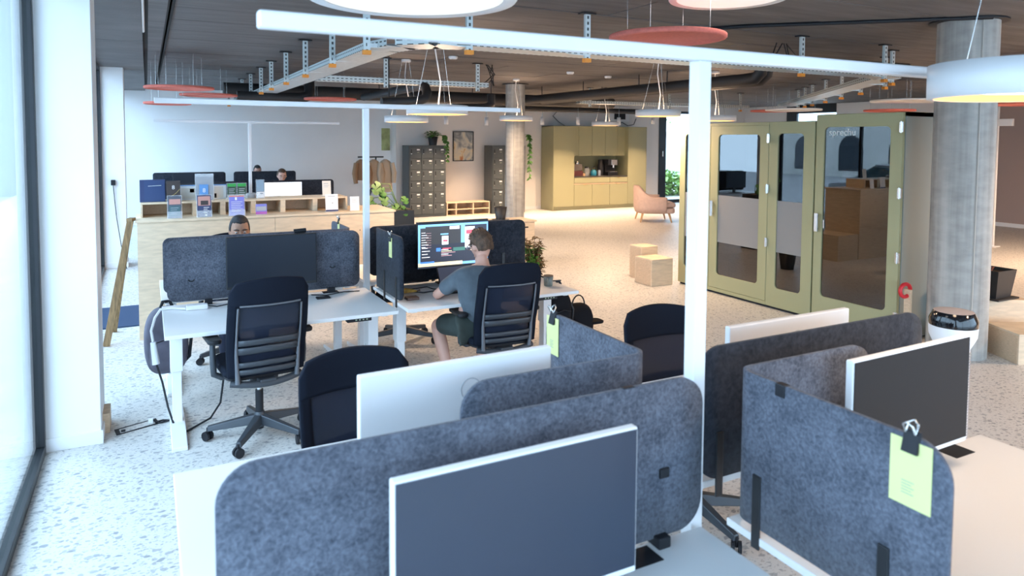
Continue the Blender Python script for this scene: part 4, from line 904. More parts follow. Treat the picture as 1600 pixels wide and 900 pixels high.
for k, x in enumerate((0.785, 0.885)):
    stand(x, 7.90, UZ, 0.085, 0.16, [(flat('forest', (0.03, 0.07, 0.04)), 0, 0, 1, 1), (GRN, 0, 0.8, 1, 1)]+lines(GREY2, 0.15, 0.85, 0.62, 5, 0.12, 0.04), ('green-headed leaflet, the one nearer the blue 8 card', 'green-headed leaflet, the one nearer the thin white post')[k])
stand(1.075, 7.92, UZ, 0.075, 0.19, [(flat('bluegrey', (0.25, 0.35, 0.45)), 0, 0.35, 1, 1), (WH, 0, 0, 1, 0.33), (SLATE, 0.45, 0.2, 0.85, 0.28)], 'clear card holder with a blue-grey leaflet and white foot')
stand(1.785, 7.93, UZ, 0.095, 0.165, [(flat('cardcream', (0.75, 0.70, 0.62)), 0, 0, 1, 1), (GREY2, 0.15, 0.8, 0.7, 0.84)]+lines(GREY2, 0.2, 0.8, 0.68, 2, 0.1, 0.025), 'cream card at the aisle end of the upper shelf', holder=False)
t = thing('small_tray', 'small grey tray on the upper shelf by the thin white post', 'tray', (0.99, 7.98, UZ)); B(GREY2).lathe([(0.05, 0.001), (0.06, 0.03), (0.05, 0.045)], (0.99, 8.02, UZ), 16).build('bowl', t)

# ================================================================== LOCKERS, CUBBY, PICTURES
def lockers(x0, ncol, label, h=1.79, wcol=0.318, y=16.42):
    t = thing('locker_unit', label, 'lockers', (x0+ncol*wcol/2, y+0.24, 0), 'anthracite locker units'); x1 = x0+ncol*wcol+0.03
    B(LOCK).box(x0, y+0.02, 0, x1, y+0.50, h).build('carcass', t, bevel=0.003)
    nr = 6; hz = (h-0.12)/nr; d0 = None
    for r in range(nr):
        for c in range(ncol):
            loc = Vector((x0+0.018+c*wcol, y, 0.08+r*hz))
            if d0 is None:
                d0 = B(LOCK).box(0, 0, 0, wcol-0.010, 0.019, hz-0.012).build('locker_door', t, world=False, bevel=0.003)
                parts = [B(BLACK).box(0.035, -0.006, hz*0.45, 0.06, 0, hz*0.80).build('latch', d0, world=False, bevel=0.003), B(PAPER).box(0.19, -0.003, hz*0.70, 0.265, 0, hz*0.82).build('name_card', d0, world=False)]
                B(CHROME).tube([(0.047, -0.007, hz*0.40), (0.047, 0, hz*0.40)], 0.009, 8).build('lock_button', d0, world=False)
                B(INK).box(0.20, -0.002, hz*0.5, 0.255, 0, hz*0.54).build('vent_slot', d0, world=False); d = d0
            else: d = copy_tree(d0)
            d.location = loc-t.location
    return t
lockers(5.70, 3, 'anthracite locker unit with trailing plant, left of the colourful painting')
lockers(7.98, 3, 'anthracite locker unit half hidden behind the slimmer concrete pillar')
t = thing('cubby_shelf', 'low plywood shelf with four open compartments between the locker units', 'shelf', (7.3, 16.6, 0))
z0, z1 = 0.0, 0.34; x0, x1 = 6.70, 7.90; y0, y1 = 16.40, 16.82
for z in (0.0, 0.15, 0.32): B(PLY).box(x0, y0, z, x1, y1, z+0.022).build('shelf_board', t)
for x in (x0, x0+0.25, (x0+0.25+x1)/2, x1-0.022): B(PLY).box(x, y0+0.002, 0.022, x+0.022, y1, 0.32).build('upright', t)
B(PLYD).box(x0, y1-0.01, 0.022, x1, y1, 0.32).build('back_board', t)
def painting():
    m = bpy.data.materials.new('abstract_paint'); m.use_nodes = True; nt = m.node_tree; b = nt.nodes['Principled BSDF']
    tc = _n(nt, 'ShaderNodeTexCoord'); n = _n(nt, 'ShaderNodeTexNoise'); n.inputs['Scale'].default_value = 2.6; n.inputs['Detail'].default_value = 6; n.inputs['Distortion'].default_value = 1.2
    nt.links.new(tc.outputs['Object'], n.inputs['Vector']); rp = _n(nt, 'ShaderNodeValToRGB'); cr = rp.color_ramp
    cr.elements[0].position = 0.30; cr.elements[0].color = (0.05, 0.06, 0.07, 1); cr.elements[1].position = 0.74; cr.elements[1].color = (0.55, 0.12, 0.05, 1)
    for p, c in ((0.42, (0.22, 0.25, 0.27, 1)), (0.52, (0.50, 0.49, 0.44, 1)), (0.60, (0.62, 0.55, 0.38, 1)), (0.67, (0.45, 0.25, 0.12, 1))):
        e = cr.elements.new(p); e.color = c
    nt.links.new(n.outputs[0], rp.inputs[0]); nt.links.new(rp.outputs[0], b.inputs['Base Color']); return m
t = thing('abstract_painting', 'dark-framed abstract painting in grey, cream and red between the locker units', 'painting', (7.44, 17.08, 1.76))
o = B(BLACK); frame_mb(o, 'Y', (7.145, 1.37, 7.735, 2.16), (7.165, 1.39, 7.715, 2.14), 0.004, 17.06, 17.098, 2); weld(o.build('frame', t)); B(painting()).box(7.165, 17.075, 1.39, 7.715, 17.09, 2.14).build('canvas', t)
t = thing('green_picture', 'narrow green picture on the white wall left of the lockers', 'picture', (5.47, 17.54, 1.93))
B(mat('green_wash', (0.33, 0.36, 0.16), 0.8, var=0.5, vscale=4)).box(5.35, 17.52, 1.65, 5.57, 17.545, 2.22).build('canvas', t); B(PAPER).box(5.345, 17.54, 1.645, 5.575, 17.549, 2.225).build('backing', t)

# ================================================================== KITCHEN
t = thing('kitchen_unit', 'olive built-in kitchen wall with tall doors and an open worktop niche', 'kitchen', (11.4, 16.7, 0)); KY, KH = 16.40, 2.335
kx0, kx1, n0, n1 = 9.82, 13.0, 10.50, 12.33; g = 0.004
B(KOLIVE).box(kx0, KY, 0, kx0+0.02, KY+0.66, KH).build('side_panel', t); B(KOLIVE).box(kx1-0.02, KY, 0, kx1, KY+0.66, KH).build('side_panel', t)
B(KOLIVE).box(kx0, KY+0.02, KH-0.02, kx1, KY+0.66, KH).build('top_panel', t); B(KOLIVE).box(kx0+0.02, KY+0.62, 0, kx1-0.02, KY+0.66, KH-0.02).build('back_panel', t)
def kdoor(a, b, z0, z1, nm='door', yy=KY, knob=True):
    d = B(KOLIVE).box(a+g, yy, z0+g, b-g, yy+0.02, z1-g).build(nm, t, bevel=0.002, seg=1)
    return d
def grip(d, x, z): B(mat('brass_grip', (0.5, 0.36, 0.16), 0.35, 0.7)).box(x-0.05, KY-0.014, z-0.012, x+0.05, KY, z+0.004).build('handle', d)
kdoor(kx0+0.02, n0, 0.10, KH-0.01); kdoor(n1, kx1-0.02, 0.10, KH-0.01)
B(KOLIVE).box(kx0+0.02, KY+0.05, 0, kx1-0.02, KY+0.07, 0.10).build('toe_kick', t)
B(KOLIVE).box(n0-0.02, KY+0.02, 0.1, n0, KY+0.62, KH-0.02).build('partition', t); B(KOLIVE).box(n1, KY+0.02, 0.1, n1+0.02, KY+0.62, KH-0.02).build('partition', t)
for a, b in ((n0, 10.74), (10.74, 11.19), (11.19, 11.65), (11.65, 12.07)): kdoor(a, b, 1.50, KH-0.01, 'wall_door', KY+0.16)
B(KOLIVE).box(12.07, KY+0.16, 1.50, n1, KY+0.18, KH-0.01).build('filler_panel', t); B(KOLIVE).box(n0, KY+0.18, 1.50, n1, KY+0.62, 1.52).build('wall_unit_base', t)
B(mat('dark_worktop', (0.05, 0.048, 0.045), 0.4)).box(n0, KY+0.005, 0.90, n1, KY+0.62, 0.93).build('worktop', t, bevel=0.002)
for a, b in ((n0, 11.70), (11.70, n1)): grip(kdoor(a, b, 0.74, 0.895, 'drawer'), (a+b)/2, 0.885)
for a, b in ((n0, 11.10), (11.10, 11.70), (11.70, n1)): grip(kdoor(a, b, 0.10, 0.70), b-0.25 if b < 11.9 else a+0.3, 0.70)
B(PLYD).box(n0, KY+0.01, 0.705, n1, KY+0.03, 0.735).build('grip_rail', t)
B(PAPER).box(12.20, KY+0.61, 1.18, 12.28, KY+0.62, 1.36).build('wall_socket', t)
WZ = 0.931
t = thing('coffee_machine', 'black coffee machine with silver front on the kitchen worktop', 'coffee machine', (11.95, KY+0.32, WZ))
B(BLACK).box(11.75, KY+0.16, WZ, 12.10, KY+0.5, WZ+0.10).box(11.75, KY+0.30, WZ+0.10, 12.10, KY+0.5, WZ+0.46).box(11.75, KY+0.16, WZ+0.30, 12.10, KY+0.30, WZ+0.46).build('body', t, bevel=0.012)
B(CHROME).box(11.86, KY+0.145, WZ+0.30, 12.06, KY+0.16, WZ+0.45).build('front_plate', t, bevel=0.004); B(CHROME).tube([(11.96, KY+0.2, WZ+0.22), (11.96, KY+0.2, WZ+0.31)], 0.03, 10).build('spout', t); B(CHROME).box(11.80, KY+0.15, WZ+0.10, 12.06, KY+0.29, WZ+0.112).build('drip_tray', t)
t = thing('coffee_grinder', 'black canister left against the coffee machine', 'grinder', (11.62, KY+0.34, WZ)); B(BLACK).lathe([(0.09, 0), (0.09, 0.30), (0.07, 0.33), (0.07, 0.45), (0.0, 0.46)], (11.62, KY+0.36, WZ), 18).build('body', t)
t = thing('bread_bin', 'clear-topped bread box at the left end of the worktop niche', 'box', (10.70, KY+0.3, WZ))
B(mat('dark_red_plastic', (0.10, 0.03, 0.03), 0.4)).box(10.53, KY+0.14, WZ, 10.88, KY+0.42, WZ+0.15).build('base', t, bevel=0.01); B(film('smoky_cover', (0.2, 0.17, 0.16), 0.6, 0.15)).box(10.535, KY+0.15, WZ+0.15, 10.875, KY+0.41, WZ+0.34).build('cover', t, bevel=0.03); B(CHROME).lathe([(0.05, 0), (0.05, 0.07), (0.03, 0.08)], (10.76, KY+0.28, WZ+0.34), 12).build('jar', t)
t = thing('blue_kettle', 'small blue kettle in the middle of the worktop', 'kettle', (11.30, KY+0.24, WZ)); TE = mat('teal_enamel', (0.03, 0.22, 0.33), 0.3)
B(TE).lathe([(0.08, 0), (0.095, 0.05), (0.085, 0.13), (0.05, 0.17)], (11.30, KY+0.24, WZ), 20).build('body', t); B(BLACK).tube([(11.22, KY+0.24, WZ+0.15), (11.23, KY+0.24, WZ+0.23), (11.30, KY+0.24, WZ+0.26), (11.37, KY+0.24, WZ+0.23), (11.38, KY+0.24, WZ+0.15)], 0.012, 8).build('handle', t)
t = thing('glass_jug', 'glass jug with black lid beside the blue kettle', 'jug', (11.08, KY+0.26, WZ)); B(ACRYL).lathe([(0.07, 0.0), (0.075, 0.16), (0.06, 0.22)], (11.08, KY+0.26, WZ), 18).build('body', t); B(BLACK).lathe([(0.062, 0), (0.062, 0.04)], (11.08, KY+0.26, WZ+0.22), 16).build('lid', t); B(CHROME).tube([(11.145, KY+0.26, WZ+0.05), (11.19, KY+0.26, WZ+0.08), (11.19, KY+0.26, WZ+0.18), (11.135, KY+0.26, WZ+0.21)], 0.01, 6).build('handle', t)
for k, (x, h, m) in enumerate(((10.95, 0.08, LEGWOOD), (11.48, 0.16, GREYRIM))):
    t = thing('worktop_jar', ('small wooden sugar bowl beside the bread box', 'small grey tin between kettle and black canister')[k], 'jar', (x, KY+0.22, WZ)); B(m).lathe([(0.045, 0), (0.05, h*0.6), (0.04, h)], (x, KY+0.22, WZ), 14).build('body', t); B(BLACK).lathe([(0.042, 0), (0.03, 0.015)], (x, KY+0.22, WZ+h), 12).build('lid', t)
# vent box and wires above the kitchen
t = thing('vent_box', 'grey wall box with small dark window above the kitchen', 'vent', (12.3, 17.05, 2.7)); B(WMETAL).box(12.05, 16.92, 2.50, 12.75, 17.095, 2.95).build('housing', t, bevel=0.01); B(BLACK).box(12.2, 16.91, 2.56, 12.6, 16.925, 2.80).build('vent_window', t)
for k, pts in enumerate((((10.2, 17.08, 2.95), (10.32, 17.05, 2.75), (10.18, 17.05, 2.62), (10.35, 17.0, 2.45), (10.5, 16.9, 2.34)), ((12.2, 16.8, 2.34), (12.5, 16.95, 2.48), (12.75, 17.0, 2.38), (13.0, 17.03, 2.42), (13.1, 17.05, 2.60)))):
    tag(B(BLACK).tube(pts, 0.012, 6).build('loose_cable'), ('black cable zigzagging down the wall over the left kitchen end', 'black cable draped over the right kitchen end')[k], 'cable')

# ================================================================== ARMCHAIR
t = thing('armchair', 'dusty pink velvet armchair with beech legs near the far window', 'armchair', (10.85, 13.40, 0), rz=math.radians(62)); t.scale = (1.15, 1.15, 1.08); L = lambda mb, n, p=t, **k: mb.build(n, p, world=False, **k)
def tub(mb, r_in, r_out, z0, zt, n=40, a0=-0.42, a1=PI+0.42, sx=0.41, sy=0.38):
    vs = []; fs = []
    for i in range(n+1):
        a = a0+(a1-a0)*i/n; c, s = math.cos(a), math.sin(a); q = abs(c)**0.55*(1 if c > 0 else -1); w = abs(s)**0.7*(1 if s > 0 else -1); zz = zt(a)
        for r, z in ((r_out*0.93, z0), (r_out, z0+0.12), (r_out*1.02, zz-0.03), (r_out*0.99, zz), (r_in*1.03, zz), (r_in, zz-0.04), (r_in*0.96, z0+0.02)): vs.append((sx*q*r, sy*w*r, z))
    m = 7
    for i in range(n):
        for k in range(m): fs.append((i*m+k, i*m+(k+1) % m, (i+1)*m+(k+1) % m, (i+1)*m+k))
    fs += [tuple(range(m)), tuple(range(n*m, n*m+m))[::-1]]
    return mb.add(vs, fs, True)
L(tub(B(PINK, True), 0.80, 1.03, 0.20, lambda a: 0.56+0.24*max(0, math.sin(a))**1.6), 'tub_back', bevel=0.0)
for k in range(7):
    a = 0.05+(PI-0.1)*k/6; c, s = math.cos(a), math.sin(a); q = abs(c)**0.55*(1 if c > 0 else -1); w = abs(s)**0.7; zz = 0.54+0.24*max(0, s)**1.6
    L(B(PINK).ell((0.41*0.80*q, 0.38*0.80*w, (zz+0.38)/2), (0.062, 0.058, (zz-0.36)/2), 10, 8), 'channel_cushion')
L(B(PINK).prism(rrect(-0.37, -0.40, 0.37, 0.30, 0.12), 'Z', 0.20, 0.32), 'seat_base', bevel=0.03, seg=3); L(B(PINK).prism(rrect(-0.32, -0.42, 0.32, 0.26, 0.10), 'Z', 0.325, 0.43), 'seat_cushion', bevel=0.04, seg=4)
for sx in (-1, 1):
    for sy in (-1, 1): L(B(LEGWOOD).tube([(sx*0.29, sy*0.27, 0.21), (sx*0.33, sy*0.32, 0.0)], [0.026, 0.014], 10), 'leg')

# ================================================================== PLANTS
def leaf(mb, base, d, up, ln, wd, fold=0.15, droop=0.3):
    d = Vector(d).normalized(); up = Vector(up); s = d.cross(up).normalized(); up = s.cross(d).normalized(); b = Vector(base); vs = []; N = 4
    for i in range(N+1):
        t = i/N; w = wd*math.sin(PI*min(0.98, 0.12+0.86*t))*(1-0.3*t); c = b+d*ln*t-Vector((0, 0, 1))*droop*ln*t*t
        vs += [c-s*w/2+up*fold*w, c, c+s*w/2+up*fold*w]
    fs = []
    for i in range(N): a = i*3; fs += [(a, a+1, a+4, a+3), (a+1, a+2, a+5, a+4)]
    return mb.add(vs, fs, True)
def pot(t, c, r, h, square=False, m=POT):
    x, y, z = c
    if square:
        mb = B(m); v = [(x-r*.8, y-r*.8, z), (x+r*.8, y-r*.8, z), (x+r*.8, y+r*.8, z), (x-r*.8, y+r*.8, z), (x-r, y-r, z+h), (x+r, y-r, z+h), (x+r, y+r, z+h), (x-r, y+r, z+h)]
        k = .9; v += [(x-r*k, y-r*k, z+h), (x+r*k, y-r*k, z+h), (x+r*k, y+r*k, z+h), (x-r*k, y+r*k, z+h), (x-r*k*.95, y-r*k*.95, z+h*.88), (x+r*k*.95, y-r*k*.95, z+h*.88), (x+r*k*.95, y+r*k*.95, z+h*.88), (x-r*k*.95, y+r*k*.95, z+h*.88)]
        f = [(0, 3, 2, 1)]+[(i, (i+1) % 4, 4+(i+1) % 4, 4+i) for i in range(4)]+[(4+i, 4+(i+1) % 4, 8+(i+1) % 4, 8+i) for i in range(4)]+[(8+i, 8+(i+1) % 4, 12+(i+1) % 4, 12+i) for i in range(4)]
        mb.add(v, f, False); mb.build('pot', t); B(SOIL).box(x-r*.86, y-r*.86, z+h*.80, x+r*.86, y+r*.86, z+h*.89).build('soil', t)
    else:
        B(m).lathe([(r*.72, 0), (r, h), (r*.92, h), (r*.88, h*.88)], (x, y, z), 24).build('pot', t); B(SOIL).lathe([(r*.88, 0), (r*.88, h*.02)], (x, y, z+h*.86), 20).build('soil', t)
rnd = random.Random(11)
# brownish shrub on the floor beyond the right desk
t = thing('potted_shrub', 'potted shrub with fresh green and dried brown leaves beyond the mug', 'plant', (4.20, 7.45, 0)); pot(t, (4.20, 7.45, 0), 0.13, 0.26)
st = B(OAK); g1 = B(LEAF); g2 = B(LEAFB)
for k in range(34):
    a = rnd.uniform(0, 2*PI); sp = rnd.uniform(0.03, 0.17); top = Vector((4.20+sp*math.cos(a), 7.45+sp*math.sin(a), rnd.uniform(0.48, 0.80)-sp*0.4)); b0 = Vector((4.20+sp*.25*math.cos(a), 7.45+sp*.25*math.sin(a), 0.22)); st.tube([b0, b0.lerp(top, .5)+Vector((0, 0, .03)), top], 0.004, 5)
    for q in range(16):
        p = b0.lerp(top, rnd.uniform(0.35, 1.0)); aa = rnd.uniform(0, 2*PI); green = (math.cos(a-3.6) > 0.45 and p.z < 0.66)
        leaf(g1 if green else g2, p, (math.cos(aa), math.sin(aa), rnd.uniform(-0.3, 0.9)), (0, 0, 1), rnd.uniform(0.07, 0.11), rnd.uniform(0.035, 0.055))
st.build('stems', t); g1.build('green_foliage', t, kind='stuff'); g2.build('dried_foliage', t, kind='stuff')
# sideboard behind the coding monitor with black pot
t = thing('plywood_sideboard', 'plywood sideboard behind the charcoal screen carrying a black pot', 'sideboard', (5.0, 9.6, 0))
B(PLY).box(4.55, 9.36, 0.0, 5.28, 9.80, 0.69).build('carcass', t, bevel=0.002); B(PLY).box(4.53, 9.33, 0.69, 5.30, 9.82, 0.712).build('top_board', t, bevel=0.002); B(PLY).box(4.56, 9.345, 0.37, 5.27, 9.36, 0.68).build('drawer', t, bevel=0.001); B(PLY).box(4.56, 9.345, 0.03, 5.27, 9.36, 0.36).build('drawer', t, bevel=0.001); B(BLACK).box(5.02, 9.343, 0.60, 5.16, 9.346, 0.62).build('grip_slot', t)
t = thing('empty_pot', 'black flower pot on a saucer on the plywood sideboard', 'pot', (4.78, 9.58, 0.713)); pot(t, (4.80, 9.58, 0.725), 0.10, 0.19); B(POT).lathe([(0.12, 0), (0.14, 0.012)], (4.80, 9.58, 0.713), 20).build('saucer', t)
tag(B(PLY).box(4.35, 9.40, 0, 4.53, 9.76, 0.60).build('plywood_crate', bevel=0.003), 'pale plywood box left against the sideboard', 'box')
# monstera and climbing plant by the counter end
t = thing('monstera_plant', 'monstera in a tall black planter at the counter end', 'plant', (3.06, 9.2, 0))
B(POT).box(2.90, 9.05, 0, 3.22, 9.35, 0.985).build('planter', t, bevel=0.006); B(SOIL).box(2.92, 9.07, 0.985, 3.20, 9.33, 0.99).build('soil', t)
stm = B(mat('leaf_stalk', (0.12, 0.20, 0.06), 0.6))
for k, (dx, dz, ln, wd, dxx) in enumerate(((-0.34, 0.36, 0.30, 0.19, -0.25), (-0.26, 0.20, 0.28, 0.18, 0.1), (-0.40, 0.16, 0.24, 0.16, -0.3), (0.03, 0.15, 0.17, 0.14, 0.25), (-0.06, 0.05, 0.26, 0.17, -0.2), (-0.30, 0.30, 0.26, 0.16, 0.4), (0.02, 0.02, 0.22, 0.14, 0.1), (-0.36, 0.07, 0.24, 0.15, -0.1))):
    tip = Vector((3.06+dx, 9.12+0.05*(k % 3), 0.99+dz)); stm.tube([(3.06, 9.2, 0.98), (3.06+dx*.45, 9.18, 1.03+dz*.85), tip], 0.006, 6)
    g = B(LEAF); d = Vector((dxx, -0.55, -0.55)).normalized(); s = d.cross(Vector((0, -1, 0.4))).normalized(); up = s.cross(d)
    vs = [tip]; N = 22; 
    for i in range(N):
        tt = i/(N-1); side = 1 if tt < .5 else -1; uu = tt*2 if tt < .5 else (1-tt)*2
        wv = wd*0.38*math.sin(PI*min(1, uu*0.9+0.08))**0.8*(0.45 if (i % 4 == 2 and 0.15 < uu < 0.95) else 1); vs.append(tip+d*(ln*0.8*uu-0.03)+s*side*wv+up*0.012*math.cos(uu*3))
    mid = [tip+d*ln*0.4]; vs.append(mid[0]); c = len(vs)-1
    g.add(vs, [(c, i, i+1) for i in range(1, N)]+[(c, N, 1)], True); g.build('leaf', t)
stm.tube([(3.06, 9.2, 0.98), (2.95, 9.2, 1.04), (2.80, 9.2, 0.99), (2.62, 9.25, 0.93)], 0.008, 6); stm.build('stalks', t)
def trailing(c, r, h, vines, label, n=24):
    t = thing('trailing_plant', label, 'plant', c); pot(t, c, r, h); g = B(LEAF); rn = random.Random(len(label)); x, y, z = c; s_ = B(LEAF)
    for k in range(n*4):
        a = rn.uniform(0, 2*PI); rr = rn.uniform(0.2, 1.25)*r; leaf(g, (x+rr*math.cos(a), y+rr*math.sin(a), z+h+rn.uniform(-0.03, 0.12)), (math.cos(a), math.sin(a), rn.uniform(-0.2, 0.9)), (0, 0, 1), rn.uniform(0.07, 0.11), 0.07)
    for dx, dy, ln in vines:
        p = [Vector((x+dx*.5, y+dy*.5, z+h+.04)), Vector((x+dx*.95, y+dy*.95, z+h+0.02)), Vector((x+dx, y+dy, z+h-0.1)), Vector((x+dx*1.04, y+dy, z+h-ln*.6)), Vector((x+dx*1.0, y+dy, z+h-ln))]; s_.tube(p, 0.005, 5)
        for q in range(int(ln*34)):
            u = rn.uniform(0.15, 1); i = min(3, int(u*4)); pp = p[i].lerp(p[i+1], u*4-i); a = rn.uniform(0, 2*PI); leaf(g, pp, (math.cos(a), math.sin(a)-0.4, -0.4), (0, -1, 0.3), rn.uniform(0.06, 0.10), 0.06)
    s_.build('vines', t); g.build('foliage', t, kind='stuff'); return t
trailing((6.42, 16.66, 1.791), 0.13, 0.22, [(0.24, -0.27, 0.30), (0.30, -0.20, 0.62), (0.27, -0.28, 0.45), (0.20, -0.28, 0.25)], 'trailing ivy in a black pot on the left locker unit')
trailing((8.88, 16.66, 1.791), 0.10, 0.26, [(0.17, -0.28, 0.95), (0.18, -0.29, 1.15)], 'ivy on the right locker unit with long hanging vines', 6)
t = thing('square_planter', 'tapered black square planter on a plywood cube at the right edge', 'planter', (7.38, 3.92, 0.421)); pot(t, (7.38, 3.90, 0.435), 0.16, 0.27, True); B(POT).box(7.20, 3.72, 0.421, 7.56, 4.08, 0.436).build('saucer', t)
tw = B(mat('red_twig', (0.35, 0.10, 0.05), 0.7))
for k in range(5): tw.tube([(7.34+0.015*k, 3.9+0.01*(k % 3), 0.66), (7.33+0.025*k, 3.89, 0.72)], 0.004, 5)
tw.build('twigs', t)
# coat rack
t = thing('coat_rack', 'black A-frame coat rack with beige coats near the back wall', 'coat rack', (4.4, 15.0, 0))
for y in (14.8, 15.2): B(DARKMETAL).tube([(4.02, y, 0), (4.40, 15.0, 1.0), (4.45, 15.0, 1.55)], 0.018, 8).build('leg', t); B(DARKMETAL).tube([(4.80, y, 0), (4.45, 15.0, 1.0), (4.30, 15.0, 1.35)], 0.018, 8).build('leg', t)
B(DARKMETAL).tube([(4.05, 15.0, 1.55), (4.62, 15.0, 1.55)], 0.016, 8).build('rail', t)
COAT = mat('camel_wool', (0.42, 0.30, 0.20), 0.9, var=0.1, vscale=6)
for k, (x, h, m, lb) in enumerate(((4.12, 0.45, mat('brown_wool', (0.27, 0.16, 0.09), 0.9), 'short brown jacket on the left end of the coat rack'), (4.40, 0.62, COAT, 'beige coat in the middle of the coat rack'), (4.66, 0.72, mat('sand_cotton', (0.48, 0.38, 0.28), 0.9), 'sand-coloured long coat on the right end of the coat rack'))):
    c = thing('coat', lb, 'coat', (x, 15.0, 1.0), 'coats on the rack'); mb = B(m, True); vs = []; fs = []; n = 18
    for i, (z, rx, ry) in enumerate(((1.50, 0.03, 0.03), (1.46, 0.10, 0.06), (1.40, 0.15, 0.08), (1.1, 0.15, 0.10), (1.50-h, 0.165, 0.12))):
        for j in range(n): a = 2*PI*j/n; wv = 1+0.10*math.sin(5*a)*(i > 2); vs.append((x+rx*wv*math.cos(a), 15.0+ry*wv*math.sin(a), z))
    for i in range(4):
        for j in range(n): fs.append((i*n+j, i*n+(j+1) % n, (i+1)*n+(j+1) % n, (i+1)*n+j))
    mb.add(vs, fs, True); mb.build('coat_body', c); B(m).tube([(x+0.13, 14.93, 1.42), (x+0.17, 14.90, 1.2), (x+0.15, 14.88, 0.98)], [0.05, 0.055, 0.045], 10).build('sleeve', c); B(m).tube([(x-0.13, 14.93, 1.42), (x-0.17, 14.90, 1.2), (x-0.15, 14.88, 0.98)], [0.05, 0.055, 0.045], 10).build('sleeve', c)

# ================================================================== DESK AND FLOOR SMALL THINGS
DT = 0.7405
def note(P, u, hgt, wd, label, nrm, clipm=BLACK, lines_=5):
    """card hung from a screen: P = top left corner, u = direction along its width, nrm = out of the felt"""
    t = thing('clipped_note', label, 'note', P, 'lime note cards on the screens'); P = Vector(P); u = Vector(u).normalized(); nrm = Vector(nrm)
    dn = Vector((0, 0, -1)); q = [P, P+u*wd, P+u*wd+dn*hgt, P+dn*hgt]; B(NOTE).add(q+[p+nrm*0.002 for p in q], [(0, 1, 2, 3), (7, 6, 5, 4), (0, 4, 5, 1), (1, 5, 6, 2), (2, 6, 7, 3), (3, 7, 4, 0)]).build('card', t)
    ln = B(INK)
    for k in range(lines_):
        a = P+u*wd*0.3+dn*hgt*(0.62+0.045*k)+nrm*0.0026; b = a+u*wd*(0.30-0.06*(k % 2)); ln.add([a, b, b+dn*0.0025, a+dn*0.0025], [(0, 1, 2, 3)])
    ln.build('print', t)
    c = P+u*wd*0.5; bc = B(clipm)
    bc.add([c-u*0.02+nrm*0.012+dn*0.028, c+u*0.02+nrm*0.012+dn*0.028, c+u*0.02-nrm*0.002-dn*0.026, c-u*0.02-nrm*0.002-dn*0.026, c-u*0.02+nrm*0.004+dn*0.028, c+u*0.02+nrm*0.004+dn*0.028, c+u*0.02-nrm*0.010-dn*0.026, c-u*0.02-nrm*0.010-dn*0.026], [(0, 1, 2, 3), (7, 6, 5, 4), (0, 4, 5, 1), (1, 5, 6, 2), (2, 6, 7, 3), (3, 7, 4, 0)]); bc.build('binder_clip', t)
    for sg in (1, -1):
        B(CHROME).tube([c-u*0.012-dn*0.02+nrm*0.006, c-u*0.012-dn*0.042+nrm*(0.006+0.012*sg), c-dn*0.05+nrm*(0.006+0.015*sg), c+u*0.012-dn*0.042+nrm*(0.006+0.012*sg), c+u*0.012-dn*0.02+nrm*0.006], 0.0025, 6).build('clip_arm', t)
    return t
note((1.6305, 1.075, 1.226), (0, -1, 0), 0.165, 0.105, 'large lime note card clipped on the lower right screen', (-1, 0, 0))
note((1.4665, 2.487, 1.222), (0, -1, 0), 0.155, 0.092, 'lime note card on the end of the L-shaped slate screen', (-1, 0, 0))
note((1.6165, 5.115, 1.205), (0, -1, 0), 0.15, 0.07, 'small lime note card on the screen left of the coding monitor', (-1, 0, 0))
note((1.4885, 6.20, 1.225), (0, -1, 0), 0.13, 0.07, 'green tag card clipped behind the slate screen of the short-haired man', (-1, 0, 0))
t = thing('webcam', 'dark round webcam on top of the slate screen', 'webcam', (1.03, 5.50, 1.221)); B(BLACK).tube([(0.985, 5.50, 1.238), (1.075, 5.50, 1.243)], 0.016, 12).build('camera_body', t); B(BLACK).box(1.0, 5.485, 1.2205, 1.06, 5.515, 1.226).build('clamp', t)
t = thing('mug', 'grey-green speckled mug on the corner of the right desk', 'mug', (2.925, 4.95, DT)); MG = mat('glazed_stoneware', (0.17, 0.19, 0.17), 0.35, var=0.25, vscale=18)
B(MG).lathe([(0.030, 0), (0.036, 0.004), (0.041, 0.088), (0.037, 0.088), (0.032, 0.012), (0, 0.012)], (2.925, 4.95, DT), 26).build('cup', t); B(MG).tube([(2.90, 4.915, DT+0.068), (2.885, 4.892, DT+0.062), (2.882, 4.886, DT+0.043), (2.886, 4.893, DT+0.024), (2.902, 4.918, DT+0.02)], 0.006, 8).build('handle', t); B(mat('mug_rim', (0.10, 0.07, 0.055), 0.4)).lathe([(0.0413, 0.080), (0.0415, 0.0885), (0.0368, 0.0885)], (2.925, 4.95, DT), 26).build('rim', t)
t = thing('laptop', 'open black laptop below the coding monitor', 'laptop', (2.23, 5.17, DT)); B(BLK).box(2.08, 5.02, DT, 2.40, 5.235, DT+0.015).build('keyboard_deck', t, bevel=0.003)
B(BLK).add([(2.08, 5.235, DT+0.014), (2.40, 5.235, DT+0.014), (2.40, 5.325, DT+0.165), (2.08, 5.325, DT+0.165), (2.08, 5.243, DT+0.014), (2.40, 5.243, DT+0.014), (2.40, 5.333, DT+0.165), (2.08, 5.333, DT+0.165)], [(0, 1, 2, 3), (7, 6, 5, 4), (0, 4, 5, 1), (1, 5, 6, 2), (2, 6, 7, 3), (3, 7, 4, 0)]).build('lid', t)
ls = B(sc['navy']); ls.add([(2.088, 5.2375, DT+0.024), (2.392, 5.2375, DT+0.024), (2.392, 5.316, DT+0.158), (2.088, 5.316, DT+0.158)], [(0, 1, 2, 3)]); ls.build('display', t)
kk = B(GRAPH)
for r in range(5):
    for c in range(12): kk.box(2.095+c*0.0245, 5.13+r*0.019, DT+0.015, 2.116+c*0.0245, 5.146+r*0.019, DT+0.0165)
kk.build('keys', t)
